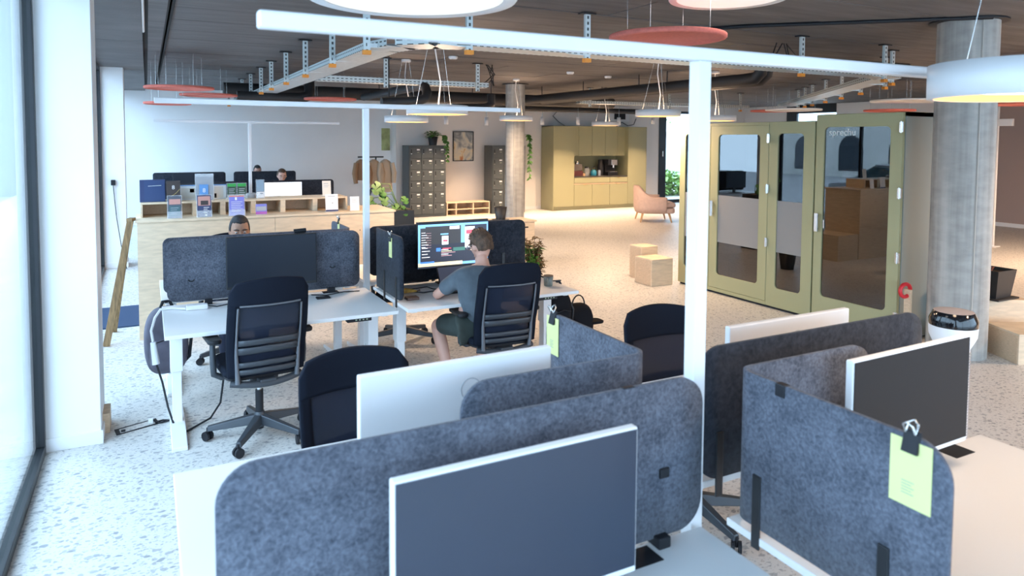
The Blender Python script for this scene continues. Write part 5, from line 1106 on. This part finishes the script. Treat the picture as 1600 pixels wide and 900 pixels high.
t = thing('brown_wallet', 'brown leather wallet on the desk beside the dark felt screen', 'wallet', (1.76, 4.99, DT)); BR = mat('brown_leather', (0.12, 0.055, 0.035), 0.5); B(BR).box(1.705, 4.95, DT, 1.80, 5.03, DT+0.008).box(1.706, 4.951, DT+0.010, 1.80, 5.03, DT+0.018).build('cover', t, bevel=0.002); B(PAPER).box(1.712, 4.955, DT+0.008, 1.798, 5.025, DT+0.010).build('pages', t)
t = thing('banana', 'golden brown-tipped banana lying on the desk near the wallet', 'fruit', (1.74, 5.17, DT)); BN = mat('ripe_banana', (0.55, 0.33, 0.06), 0.5, var=0.35, vscale=18)
B(BN).tube([(1.66+0.19*k/8, 5.15+0.05*math.sin(k/8*PI), DT+0.021) for k in range(9)], [0.006, 0.014, 0.019, 0.021, 0.021, 0.020, 0.017, 0.012, 0.006], 8).build('fruit', t); B(BR).tube([(1.85, 5.15, DT+0.021), (1.875, 5.142, DT+0.028)], 0.006, 6).build('stem', t)
for k, (pts, lb) in enumerate((([(1.72, 5.38, DT+.006), (1.86, 5.30, DT+.006), (2.0, 5.33, DT+.006), (2.02, 5.22, DT+.006), (2.06, 5.2, DT+.008)], 'thin black cable looping to the laptop'), ([(1.80, 5.24, DT+.006), (1.9, 5.14, DT+.006), (2.0, 5.16, DT+.006), (2.07, 5.14, DT+.006)], 'short black cable between banana and laptop'), ([(0.32, 5.47, DT+.006), (0.42, 5.36, DT+.006), (0.50, 5.40, DT+.006), (0.62, 5.37, DT+.006)], 'black cable lying under the blank monitor'), ([(1.10, 5.44, DT+.006), (1.2, 5.38, DT+.006), (1.35, 5.44, DT+.006), (1.47, 5.42, DT+.006)], 'black cable along the foot of the slate screen'))):
    tag(B(BLACK).tube(pts, 0.004, 6).build('desk_cable'), lb, 'cable')
t = thing('cable_strip', 'black adapter lying behind the empty task chair on the white desk', 'adapter', (1.17, 5.30, DT)); B(BLACK).box(1.11, 5.28, DT, 1.21, 5.34, DT+0.012).build('adapter_case', t, bevel=0.003); B(GRAPH).box(1.13, 5.295, DT+0.012, 1.17, 5.325, DT+0.013).build('rating_plate', t)
# extension lead hanging off the left desk
t = thing('extension_lead', 'white extension lead hanging off the desk corner by the backpack', 'cable', (0.05, 5.4, 0.5)); WC = mat('white_cable', (0.75, 0.75, 0.76), 0.5)
B(WC).box(0.22, 5.33, DT, 0.36, 5.38, DT+0.035).build('socket_strip', t, bevel=0.006)
B(WC).tube([(0.22, 5.355, DT+.012), (0.14, 5.42, DT+.008), (0.06, 5.43, DT+.006), (0.025, 5.40, 0.70), (0.0, 5.36, 0.62), (0.01, 5.32, 0.55)], 0.009, 8).build('white_cord', t)
B(WC).tube([(0.01, 5.32, 0.55), (0.025, 5.30, 0.40)], [0.018, 0.024], 8).build('coupling', t)
B(BLACK).tube([(0.027, 5.30, 0.40), (0.06, 5.2, 0.30), (0.09, 5.12, 0.15), (0.13, 5.04, 0.02), (0.20, 5.02, 0.007), (0.35, 5.15, 0.02), (0.42, 5.2, 0.10), (0.44, 5.2, 0.25), (0.46, 5.2, 0.45), (0.5, 5.1, 0.6), (0.52, 5.11, 0.655)], 0.007, 8).build('black_cord', t)
t = thing('floor_socket', 'steel-rimmed floor socket box with a plugged-in cable near the white column', 'socket', (-0.09, 5.28, 0)); cyf = lambda x: 5.25+(x+0.188)*0.35
B(BLACK).prism([(-0.215, 5.165), (0.036, 5.255), (0.016, 5.362), (-0.232, 5.268)], 'Z', 0.0, 0.004).build('rim', t); B(TERR).prism([(-0.193, 5.185), (0.012, 5.262), (0.0, 5.332), (-0.203, 5.252)], 'Z', 0.0041, 0.006).build('lid', t)
B(PAPER).box(-0.03, 5.27, 0.006, 0.0, 5.30, 0.035).build('plug', t, bevel=0.004); B(BLACK).box(-0.19, 5.195, 0.006, -0.165, 5.225, 0.012).build('cable_exit', t); B(BLACK).tube([(0.0, 5.285, 0.02), (0.03, 5.28, 0.008), (0.06, 5.29, 0.008), (0.09, 5.27, 0.008)], 0.006, 6).build('cord', t); B(BLACK).tube([(0.0, 5.285, 0.02), (0.04, 5.25, 0.008), (0.07, 5.255, 0.008), (0.10, 5.27, 0.008)], 0.006, 6).build('cord', t)
def backpack(name, x, y, z0, z1, wd, dp, m, label, strap_to):
    t = thing(name, label, 'backpack', (x, y, z0)); h = z1-z0
    mb = B(m, True); mb.ell((x, y, z0+h*0.48), (wd/2, dp/2, h*0.52), 22, 16, lambda d: Vector((math.copysign(abs(d.x)**0.6, d.x), math.copysign(abs(d.y)**0.65, d.y), math.copysign(abs(d.z)**0.75, d.z)*(1 if d.z < 0 else 1-0.12*abs(d.x)))))
    mb.build('bag_body', t); p = B(m, True); p.ell((x-wd*0.02, y-dp*0.42, z0+h*0.30), (wd*0.36, dp*0.22, h*0.26), 18, 12, lambda d: Vector((math.copysign(abs(d.x)**0.55, d.x), d.y, math.copysign(abs(d.z)**0.6, d.z)))); p.build('front_pocket', t)
    B(BLACK).tube([(x-wd*0.33, y-dp*0.60, z0+h*0.50), (x, y-dp*0.64, z0+h*0.56), (x+wd*0.33, y-dp*0.60, z0+h*0.50)], 0.004, 6).build('zip', t)
    B(BLACK).tube([(x-0.04, y, z1-0.02), (x-0.02, y, (z1+strap_to)/2+.02), (x-0.005, y, strap_to), (x+0.01, y, strap_to), (x+0.025, y, (z1+strap_to)/2+.02), (x+0.05, y, z1-0.02)], 0.012, 6).build('strap', t)
    B(BLACK).tube([(x+wd*.42, y-.02, z0+h*.75), (x+wd*.55, y-.05, z0+h*.5), (x+wd*.50, y-.05, z0+h*.2), (x+wd*.40, y-.02, z0+h*.12)], 0.012, 6).build('shoulder_strap', t)
    return t
backpack('backpack', 0.10, 5.74, 0.22, 0.70, 0.30, 0.24, BAGF, 'grey-mauve backpack hanging at the window end of the desks', 0.735)
t = backpack('backpack', 3.20, 5.25, 0.27, 0.62, 0.24, 0.18, BAGB, 'black backpack hung by its strap from the right desk corner', 0.70)
B(DARKMETAL).bar((3.04, 5.25, 0.712), (3.23, 5.25, 0.705), 0.02, 0.008).build('bag_hook', t)
t = thing('sports_bag', 'black soft bag with a cap beside the hanging black backpack', 'bag', (3.62, 5.55, 0)); mb = B(BAGB, True); mb.ell((3.60, 5.55, 0.20), (0.16, 0.13, 0.20), 18, 12, lambda d: Vector((math.copysign(abs(d.x)**0.7, d.x), d.y, math.copysign(abs(d.z)**0.7, d.z)))); mb.build('bag_body', t)
B(BLACK).tube([(3.60+0.07*math.cos(a), 5.53, 0.38+0.10*math.sin(a)) for a in [PI*k/10 for k in range(11)]], 0.007, 6).build('handle', t); B(BAGB).prism(rrect(3.66, 5.44, 3.86, 5.60, 0.06), 'Z', 0.20, 0.225).build('cap_peak', t, bevel=0.01)
tag(B(MATBLUE).prism(rrect(-0.56, 8.12, 0.50, 9.10, 0.02), 'Z', 0.0, 0.014).build('doormat'), 'blue doormat on the floor behind the wooden A-board', 'doormat')
t = thing('a_board', 'wooden A-board sign seen edge-on beside the counter', 'sign', (-0.25, 7.75, 0))
B(OAK).bar((-0.375, 7.45, 0.0), (-0.155, 7.55, 1.16), 0.06, 0.035, (0, 1, 0)).build('front_leg', t, bevel=0.003); B(OAK).bar((-0.33, 7.98, 0.0), (-0.16, 7.58, 1.15), 0.05, 0.03, (0, 1, 0)).build('rear_leg', t, bevel=0.003)
B(mat('chalkboard', (0.03, 0.028, 0.026), 0.8)).add([(-0.345, 7.475, 0.22), (-0.170, 7.555, 1.13), (-0.135, 7.62, 1.13), (-0.30, 7.62, 0.22)], [(0, 1, 2, 3)]).build('board', t); B(OAK).bar((-0.165, 7.53, 1.165), (-0.135, 7.64, 1.165), 0.05, 0.03).build('top_rail', t)
t = thing('wall_plug', 'black plug with hanging cord on the far white column', 'plug', (-0.47, 11.88, 1.27)); B(BLACK).box(-0.485, 11.85, 1.24, -0.425, 11.898, 1.32).build('plug', t, bevel=0.008); B(BLACK).tube([(-0.455, 11.87, 1.24), (-0.44, 11.87, 1.0), (-0.42, 11.86, 0.75), (-0.37, 11.84, 0.35), (-0.30, 11.7, 0.01)], 0.006, 6).build('cord', t)
# air purifier
t = thing('air_purifier', 'white tower air purifier with glossy black head beside the blank monitor', 'air purifier', (3.99, 2.29, 0)); cx, cy = 3.99, 2.29
B(WMETAL).lathe([(0.13, 0), (0.13, 0.03), (0.085, 0.05), (0.085, 0.80), (0.105, 0.84), (0.118, 0.87), (0.122, 0.925)], (cx, cy, 0), 32).build('body', t)
B(mat('gloss_black', (0.008, 0.008, 0.01), 0.08)).lathe([(0.120, 0.925), (0.121, 0.96), (0.100, 1.005)], (cx, cy, 0), 32).build('head', t); B(mat('peach_cap', (0.75, 0.58, 0.50), 0.4)).lathe([(0.100, 1.005), (0.06, 1.012), (0.0, 1.013)], (cx, cy, 0), 32).build('top_cap', t)
gr = B(GREYRIM)
for k in range(46): gr.tube([(cx+0.0875*math.cos(a), cy+0.0875*math.sin(a), 0.07+k*0.0158) for a in [-2.6+3.6*j/14 for j in range(15)]], 0.0028, 4, False)
gr.build('grille', t); B(BLACK).box(cx-0.085, cy-0.094, 0.84, cx-0.045, cy-0.07, 0.90).build('sensor', t, bevel=0.005)
# ceiling services and lamps
CT = H-0.012
tid = 0
def hanger(x, y, zb, label, cap=True, arm=None):
    t = thing('tray_hanger', label, 'hanger', (x, y, CT), 'galvanised ceiling hangers'); L = lambda mb, n, p=t: mb.build(n, p, world=False)
    L(B(BLACK).box(-0.07, -0.035, -0.012, 0.07, 0.035, 0), 'ceiling_plate'); L(B(GALV_Z).box(-0.026, -0.014, zb-CT, 0.026, 0.014, -0.012), 'rail')
    if cap: L(B(ORANGE).box(-0.032, -0.022, zb-CT-0.022, 0.032, 0.022, zb-CT+0.012), 'end_cap')
    if arm: L(B(GALV).bar((0, 0, zb-CT+0.05), (arm[0], arm[1], zb-CT+0.065), 0.03, 0.035), 'arm')
    return t
def tray(pts, wd, z, hh, label, m, side_m=None, rung=0.25, plate=True):
    """cable tray along a horizontal polyline: two slotted sides, base"""
    t = thing('cable_tray', label, 'cable tray', (*pts[0], z))
    P = [Vector((*p, 0)) for p in pts]
    for sg in (-1, 1):
        mb = B(m)
        for a, b in zip(P[:-1], P[1:]):
            d = (b-a).normalized(); n = Vector((-d.y, d.x, 0))*wd/2*sg; mb.bar((a+n)+Vector((0, 0, z+hh/2)), (b+n)+Vector((0, 0, z+hh/2)), 0.006, hh)
        mb.build('side_rail', t)
    mb = B(GALV)
    for a, b in zip(P[:-1], P[1:]):
        if plate: mb.bar(a+Vector((0, 0, z+0.003)), b+Vector((0, 0, z+0.003)), wd, 0.004)
    if plate: mb.build('base_plate', t)
    rg = B(GALV)
    for a, b in zip(P[:-1], P[1:]):
        d = (b-a); n = int(d.length/rung); dn = d.normalized(); nn = Vector((-dn.y, dn.x, 0))*wd/2
        for k in range(1, n): c = a+d*k/n+Vector((0, 0, z+0.012)); rg.bar(c-nn, c+nn, 0.03, 0.014)
    rg.build('rungs', t); return t
for k, y in enumerate((5.55, 6.72, 7.99, 9.21, 10.39, 11.39, 12.59, 13.8, 15.0, 16.17)):
    hanger(1.575, y, 2.645, f'ceiling hanger of the left cable tray, number {["one","two","three","four","five","six","seven","eight","nine","ten"][k]} counted from the near bend', arm=(0.36, 0))
tray([(1.76, 17.0), (1.76, 5.75), (1.84, 5.45), (2.05, 5.27), (2.3, 5.22)], 0.30, 2.685, 0.06, 'cable tray running back towards the white wall on the left', GALV_Y)
for k, (x, lb) in enumerate(((2.27, 'ceiling hanger near the big white disc where the tray bends'), (3.38, 'ceiling hanger of the cross tray beside the coral disc'), (6.04, 'ceiling hanger of the cross tray right of the near white post'), (7.38, 'first of the paired hangers at the right end of the cross tray'), (7.90, 'second of the paired hangers at the right end of the cross tray'))):
    hanger(x, 5.10 if k < 4 else 5.36, 2.64, lb, arm=(-0.22, 0.05))
tray([(2.3, 5.22), (7.4, 5.22)], 0.26, 2.685, 0.06, 'cable tray crossing the room behind the nearest white beam', GALV_X)
tray([(7.4, 5.22), (7.75, 5.32), (12.25, 10.75)], 0.30, 2.69, 0.06, 'cable tray running diagonally over the booths', GALV_X)
for k, u in enumerate((0.12, 0.28, 0.44, 0.60, 0.76, 0.86, 0.96)):
    x, y = 7.75+4.5*u+0.17, 5.32+5.43*u-0.14; hanger(x, y, 2.645, f'ceiling hanger of the diagonal tray, {["first","second","third","fourth","fifth","sixth","last"][k]} going away from the pillar', arm=(-0.2, 0.16))
tray([(1.98, 9.33), (4.42, 9.33)], 0.20, 2.70, 0.07, 'short perforated tray over the reception counter', GALV_X)
hanger(2.87, 9.20, 2.64, 'green-grey hanger of the short tray, nearer the left tray', cap=False); hanger(4.23, 9.20, 2.64, 'hanger at the free end of the short tray', cap=False)
tray([(7.95, 12.3), (12.3, 11.9)], 0.2, 2.70, 0.06, 'far perforated tray in front of the kitchen', GALV_X)
hanger(8.23, 12.28, 2.64, 'hanger at the left end of the far kitchen tray', cap=False); hanger(10.2, 12.1, 2.64, 'hanger in the middle of the far kitchen tray', cap=False); hanger(12.05, 11.84, 2.64, 'hanger at the right end of the far kitchen tray')
DUCT = mat('black_pipe_lagging', (0.022, 0.022, 0.024), 0.55, bump=0.15, bscale=40)
def duct(pts, r, label, straps=()):
    t = thing('pipe_run', label, 'pipe', pts[0], 'black pipes under the ceiling'); B(DUCT).tube(pts, r, 14).build('pipe', t)
    for p in straps: B(DARKMETAL).tube([p, (p[0], p[1], CT)], 0.008, 6).build('strap', t)
    return t
duct([(7.35, 6.85, CT), (7.35, 6.87, 2.86), (7.34, 6.95, 2.80), (7.33, 7.1, 2.79), (7.2, 13.0, 2.79), (7.18, 14.8, 2.79)], 0.085, 'long black pipe running back from the twin elbows', [(7.3, 8.2, 2.85), (7.28, 8.7, 2.85), (7.27, 9.4, 2.85), (7.22, 11, 2.85), (7.2, 12.5, 2.85)])
duct([(7.62, 7.0, CT), (7.62, 7.02, 2.86), (7.61, 7.1, 2.80), (7.6, 7.25, 2.79), (7.55, 9.5, 2.79), (7.5, 13.0, 2.79)], 0.085, 'second black pipe beside the twin elbow')
duct([(1.2, 13.2, 2.80), (8.8, 13.4, 2.80), (9.6, 13.4, 2.80)], 0.12, 'black pipe crossing behind the far white beam', [(2.5, 13.2, 2.9), (4, 13.25, 2.9), (6, 13.3, 2.9)])
duct([(1.3, 12.1, 2.62), (2.3, 12.1, 2.62), (2.42, 12.1, 2.66), (2.46, 12.15, 2.75), (2.46, 12.2, 2.95)], 0.09, 'short black pipe bending up at the left behind the beam')
duct([(2.75, 9.0, 2.43), (3.25, 9.0, 2.46), (3.36, 9.0, 2.50), (3.40, 9.04, 2.58), (3.42, 9.15, 2.66), (3.45, 9.4, 2.70), (3.6, 12.9, 2.72)], 0.065, 'fat black pipe elbow just above the far beam', [(2.85, 9.0, 2.5)])
duct([(4.6, 11.0, 2.48), (5.2, 11.0, 2.50), (5.32, 11.0, 2.56), (5.34, 11.05, 2.72)], 0.07, 'black pipe bend left of the slimmer pillar', [(5.34, 11.05, 2.72)]); duct([(6.9, 15.2, 2.72), (12.5, 15.9, 2.75)], 0.07, 'black pipe above the kitchen front', [(8, 15.3, 2.8), (10, 15.6, 2.8)])
tag(B(BLACK).tube([(6.5, 3.5, CT-.01), (5.0, 4.9, CT-.012), (4.6, 5.6, CT-.01)], 0.02, 6).build('ceiling_conduit'), 'black conduit slanting over the ceiling above the coral disc', 'conduit')
tag(B(BLACK).tube([(9.5, 6.2, CT-.01), (6.5, 6.5, CT-.015), (4.2, 7.6, CT-.01)], 0.022, 6).build('ceiling_conduit'), 'black conduit along the ceiling behind the concrete pillar', 'conduit')
for k, (x, y) in enumerate(((4.45, 9.3), (8.4, 12.0), (6.3, 5.6))):
    mb = B(BLACK); rn = random.Random(k)
    for q in range(5): mb.tube([(x+rn.uniform(-.08, .08), y, CT), (x+rn.uniform(-.15, .15), y+rn.uniform(-.1, .1), 2.9), (x+rn.uniform(-.2, .2), y+rn.uniform(-.1, .1), 2.74)], 0.007, 5)
    tag(mb.build('cable_bundle'), ('bundle of thin cables dropping to the short tray end', 'bundle of thin cables above the far kitchen tray', 'loose cables by the hanger right of the near post')[k], 'cables')
# pendants
def wires(t, x, y, z, r, n=3, cord=True, can=False):
    for k in range(n):
        a = 2*PI*k/n+0.5; B(CHROME).tube([(x+r*math.cos(a), y+r*math.sin(a), z), (x+r*math.cos(a)*(0.25 if can else 1), y+r*math.sin(a)*(0.25 if can else 1), CT)], 0.002, 5).build('wire', t)
    if cord: B(WC).tube([(x+0.01, y, z), (x+0.035, y, z+(CT-z)*.3), (x-0.02, y, z+(CT-z)*.7), (x, y, CT)], 0.007, 6).build('cord', t)
    if can: B(WMETAL).lathe([(0.065, 0), (0.065, 0.035)], (x, y, CT-0.035), 18).build('canopy', t)
def ring_lamp(x, y, z, r, label, power=40, hh=0.085, can=True):
    t = thing('pendant_lamp', label, 'lamp', (x, y, z), 'white drum pendant lamps'); B(WMETAL).lathe([(r*0.93, 0), (r, 0.0), (r, hh), (0.0, hh)], (x, y, z), 48, True, False).build('shade', t)
    B(mat('amber_lamplight_rim', (1.0, 0.56, 0.17), 0.6, emit=0.75)).lathe([(r*0.932, 0.0005), (r*0.80, 0.025)], (x, y, z), 48, True, False).build('inner_rim', t); B(GLOW).lathe([(r*0.80, 0.025), (0, 0.026)], (x, y, z), 48, True, False).build('diffuser', t)  # lamp light falling on the rim is put in as its own glow
    wires(t, x, y, z+hh, r*0.7, 3, True, can); lamp_light(t, (0, 0, -0.01), r*0.9, power*0.8); lamp_light(t, (0, 0, hh+0.012), r*0.7, power*0.12, up=True); return t
def disc(x, y, z, r, m, label, cat='acoustic disc', name='acoustic_disc', th=0.03):
    t = thing(name, label, cat, (x, y, z), 'acoustic ceiling discs'); B(m).lathe([(0, 0), (r*0.9, 0), (r*0.9, -0.004), (r*0.985, 0.0), (r, 0.006), (r, th-0.004), (r*0.99, th), (0, th)], (x, y, z), 56).build('disc', t)
    wires(t, x, y, z+th, r*0.75, 4, False); return t
WD = mat('white_acoustic_felt', (0.80, 0.79, 0.77), 0.9)
def round_panel(x, y, z, r, label, power):
    t = thing('round_light_panel', label, 'lamp', (x, y, z), 'white round light panels'); B(WMETAL).lathe([(r*0.86, 0.002), (r*0.985, 0.0), (r, 0.008), (r, 0.03), (r*0.98, 0.036), (0, 0.036)], (x, y, z), 64, True, False).build('housing', t)
    B(mat('panel_added_glow', (1.0, 0.95, 0.88), 0.6, emit=0.3)).lathe([(r*0.86, 0.004), (0, 0.003)], (x, y, z), 64, True, False).build('diffuser', t); wires(t, x, y, z+0.036, r*0.7, 3, True, False); lamp_light(t, (0, 0, -0.012), r*0.85, power, color=(1.0, 0.93, 0.85)); return t  # glow and light added so the panel's underside comes out white
round_panel(0.93, 2.63, 2.49, 0.41, 'big round white panel with added glow at the top, above the nearest beam', 2.5); round_panel(3.55, 3.62, 2.915, 0.40, 'round white panel with added glow, just cut by the top picture edge', 3)
disc(3.29, 3.94, 2.665, 0.41, REDFELT, 'large coral acoustic disc above the nearest beam')
for k, (x, y, z, r, m, lb) in enumerate(((0.39, 10.13, 2.58, 0.42, REDFELT, 'coral disc under the ceiling left above the counter, the upper one'), (0.87, 11.94, 2.60, 0.42, REDFELT, 'coral disc half hidden by the far beam end'), (0.27, 11.11, 2.42, 0.31, REDFELT, 'lowest small coral disc in front of the white back wall'),
        (2.69, 11.64, 2.58, 0.42, REDFELT, 'coral disc peeking over the far white beam'), (11.55, 10.48, 2.56, 0.42, REDFELT, 'thin-looking coral disc above the wide booth'), (11.77, 8.01, 2.49, 0.42, REDFELT, 'coral disc above the tall booth'), (9.73, 4.83, 2.42, 0.42, REDFELT, 'coral disc right of the concrete pillar'),
        (11.53, 7.5, 2.63, 0.60, WD, 'white disc seen just left of the concrete pillar'), (10.76, 9.24, 2.52, 0.50, WD, 'white disc above the gap between the booths'))): disc(x, y, z, r, m, lb, th=0.03)
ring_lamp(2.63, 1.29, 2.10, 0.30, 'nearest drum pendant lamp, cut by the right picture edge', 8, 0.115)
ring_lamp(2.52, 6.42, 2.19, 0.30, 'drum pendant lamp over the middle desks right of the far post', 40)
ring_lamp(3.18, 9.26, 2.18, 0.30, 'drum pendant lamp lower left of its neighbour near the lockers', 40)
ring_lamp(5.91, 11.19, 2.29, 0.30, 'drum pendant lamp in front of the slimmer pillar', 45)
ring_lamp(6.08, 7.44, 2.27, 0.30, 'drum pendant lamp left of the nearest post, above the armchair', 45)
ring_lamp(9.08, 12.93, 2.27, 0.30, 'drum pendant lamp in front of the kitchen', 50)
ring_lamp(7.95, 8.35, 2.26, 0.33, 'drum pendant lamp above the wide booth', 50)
ring_lamp(5.0, -0.5, 2.2, 0.30, 'unseen drum lamp added behind the viewer for more light', 70)  # out of view, added to lift the near right side
ring_lamp(9.5, 1.5, 2.25, 0.30, 'unseen drum lamp added beyond the right picture edge for more light', 190)  # unseen extra lamp, brightens the floor and booths on the right
ring_lamp(13.0, 4.5, 2.3, 0.30, 'unseen drum lamp added far beyond the concrete pillar for more light', 220)  # extra lamp out of view, lights the area behind the pillar
for k, (x, y, z, lb) in enumerate(((6.31, 15.5, 2.30, 'white cylinder spot above the left lockers'), (7.37, 15.5, 2.29, 'white cylinder spot left of the slimmer pillar'), (8.94, 15.5, 2.33, 'white cylinder spot right of the slimmer pillar'), (10.02, 15.5, 2.34, 'white cylinder spot over the left kitchen doors'), (11.33, 15.5, 2.36, 'white cylinder spot over the kitchen middle'), (12.49, 15.5, 2.40, 'white cylinder spot over the right kitchen door'))):
    t = thing('cylinder_spot', lb, 'lamp', (x, y, z), 'white cylinder spots'); B(WMETAL).lathe([(0.04, 0), (0.05, 0), (0.05, 0.20), (0, 0.20)], (x, y, z), 24, True, False).build('housing', t); B(GLOW).lathe([(0.04, 0.006), (0, 0.007)], (x, y, z), 20, True, False).build('bulb', t); B(CHROME).tube([(x, y, z+0.2), (x, y, CT)], 0.005, 6).build('wire', t)
    lamp_light(t, (0, 0, -0.01), 0.04, 30, math.radians(110))
# smoke detectors on the ceiling
for k, (x, y, lb) in enumerate(((6.05, 9.6, 'white ceiling sensor left of the slimmer pillar'), (7.0, 9.9, 'white ceiling sensor right of the slimmer pillar'), (3.6, 8.6, 'white ceiling sensor near the short tray'))):
    t = thing('ceiling_sensor', lb, 'sensor', (x, y, CT), 'white ceiling sensors'); B(WMETAL).lathe([(0.05, -0.035), (0.06, -0.02), (0.06, 0)], (x, y, CT), 18).build('housing', t); B(GREYRIM).lathe([(0.02, -0.04), (0.025, -0.035)], (x, y, CT), 12).build('lens', t)

# ================================================================== OUTSIDE
struct(B(mat('pale_paving', (0.58, 0.58, 0.58), 0.9, var=0.1, vscale=3)).box(-4.0, -20, -0.2, XL-0.2, 40, -0.05).build('pavement')); struct(B(mat('asphalt', (0.36, 0.36, 0.37), 0.95)).box(-24.0, -20, -0.3, -4.0, 40, -0.17).build('road'))
struct(B(mat('garden_ground', (0.45, 0.42, 0.34), 0.95)).box(XL-0.2, YB+0.7, -0.2, 40, 40, -0.06).build('ground')); struct(B(mat('pale_paving', (0.58, 0.58, 0.58), 0.9)).box(XR+0.2, -20, -0.2, 40, YB+0.7, -0.06).build('ground_side')); struct(B(mat('pale_paving', (0.58, 0.58, 0.58), 0.9)).box(-4, -30, -0.2, XR+0.2, YF-0.2, -0.06).build('ground_front'))
t = thing('added_house', 'grey-green house added outside to dim the view through the left window', 'building', (-6, 30, -0.05)); B(mat('sage_render', (0.23, 0.27, 0.25), 0.9)).box(-16, 30, -0.2, -0.9, 36, 11).build('wall', t)  # invented house, keeps the bright sky out of the left pane
for r_ in range(3):
    for c_ in range(5): f = B(WMETAL).box(-14.4+c_*2.8, 29.93, 1.2+r_*3.2, -13.1+c_*2.8, 30.01, 3.1+r_*3.2).build('window', t); B(mat('dark_window', (0.05, 0.06, 0.075), 0.1)).box(-14.3+c_*2.8, 29.92, 1.3+r_*3.2, -13.2+c_*2.8, 29.94, 3.0+r_*3.2).build('pane', f)
t = thing('street_building', 'white building across the street with arched shop windows', 'building', (-27, 8, -0.05)); FAC = mat('white_render', (0.72, 0.71, 0.68), 0.9)
B(FAC).box(-30, -14, -0.2, -24, 34, 6.0).build('wall', t)
DW = mat('dark_window', (0.05, 0.06, 0.075), 0.1)
for k in range(14):
    y = -11+k*3.2; B(DW).prism([(y-0.8, 0.2)]+[(y+0.8*math.cos(PI*1-PI*q/10), 1.5+0.8*math.sin(PI*q/10)) for q in range(11)]+[(y+0.8, 0.2)], 'X', -24.05, -23.97).build('arched_window', t)
    f = B(WMETAL).box(-24.03, y-0.75, 3.4, -23.94, y+0.75, 5.2).build('window', t); B(DW).box(-23.95, y-0.65, 3.5, -23.93, y+0.65, 5.1).build('pane', f)
def car(x, y, col, label, rz=0):
    t = thing('parked_car', label, 'car', (x, y, -0.16), 'cars parked along the street', rz); L = lambda mb, n: mb.build(n, t, world=False, bevel=0.05, seg=3)
    body = [(-2.1, 0.35), (-2.15, 0.75), (-1.9, 0.90), (-1.1, 0.98), (1.3, 1.0), (2.05, 0.92), (2.1, 0.35)]; L(B(col).prism(body, 'X', -0.85, 0.85), 'body')
    cab = [(-1.15, 0.97), (-0.45, 1.42), (0.7, 1.46), (1.55, 0.98)]; L(B(mat('car_glass', (0.03, 0.05, 0.06), 0.08)).prism(cab, 'X', -0.72, 0.72), 'cabin_glass'); L(B(col).prism([(-0.5, 1.42), (0.7, 1.46), (0.7, 1.49), (-0.45, 1.46)], 'X', -0.70, 0.70), 'roof')
    for sx in (-1, 1):
        for y_ in (-1.3, 1.35): B(BLACK).tube([(sx*0.68, y_, 0.32), (sx*0.88, y_, 0.32)], 0.32, 20).tube([(sx*0.88, y_, 0.32), (sx*0.885, y_, 0.32)], 0.18, 14).build('wheel', t, world=False)
    return t
car(-5.4, 6.2, mat('light_blue_car', (0.32, 0.42, 0.50), 0.2), 'pale blue car parked outside, visible as reflection in the wide booth'); car(-5.4, 1.0, mat('white_car', (0.7, 0.7, 0.7), 0.2), 'white car parked outside, visible as reflection in the tall booth'); car(-5.4, 11.6, mat('grey_car', (0.25, 0.25, 0.26), 0.2), 'grey car parked outside near the far white column')
# garden behind the far window
t = thing('garden_wall', 'pale blue-grey garden wall outside the far window', 'wall', (18, 24, 0)); B(mat('pale_render', (0.62, 0.66, 0.70), 0.9)).box(12, 24, -0.1, 40, 24.3, 2.3).build('wall_slab', t); B(WMETAL).box(12, 23.95, 2.3, 40, 24.35, 2.36).build('coping', t)
def bush(x, y, z, rx, ry, rz_, n, label, name='shrub', trunk=None):
    t = thing(name, label, 'tree' if trunk else 'shrub', (x, y, -0.05)); g = B(mat('sunny_leaf', (0.24, 0.38, 0.10), 0.6, var=0.5, vscale=3)); rn = random.Random(int(x*10+y))
    for k in range(n):
        d = Vector((rn.gauss(0, 1), rn.gauss(0, 1), rn.gauss(0, 1))).normalized()*rn.uniform(0.5, 1.0); p = (x+d.x*rx, y+d.y*ry, z+d.z*rz_); leaf(g, p, (rn.uniform(-1, 1), rn.uniform(-1, 1), rn.uniform(-.4, .8)), (0, 0, 1), 0.22, 0.14)
    g.build('foliage', t, kind='stuff'); B(OAK).tube([(x, y, -0.06), (x, y, z if trunk else z*0.8)], 0.12 if trunk else 0.04, 8).build('trunk', t); return t
bush(17.0, 20.2, 0.35, 1.3, 0.7, 0.45, 900, 'low sunny shrub outside the far window'); bush(20.3, 20.8, 0.35, 1.2, 0.7, 0.5, 700, 'second low shrub outside the far window, mostly hidden'); bush(20.5, 26.5, 4.0, 2.4, 2.0, 1.6, 1600, 'green tree over the garden wall outside the far window', 'garden_tree', True)
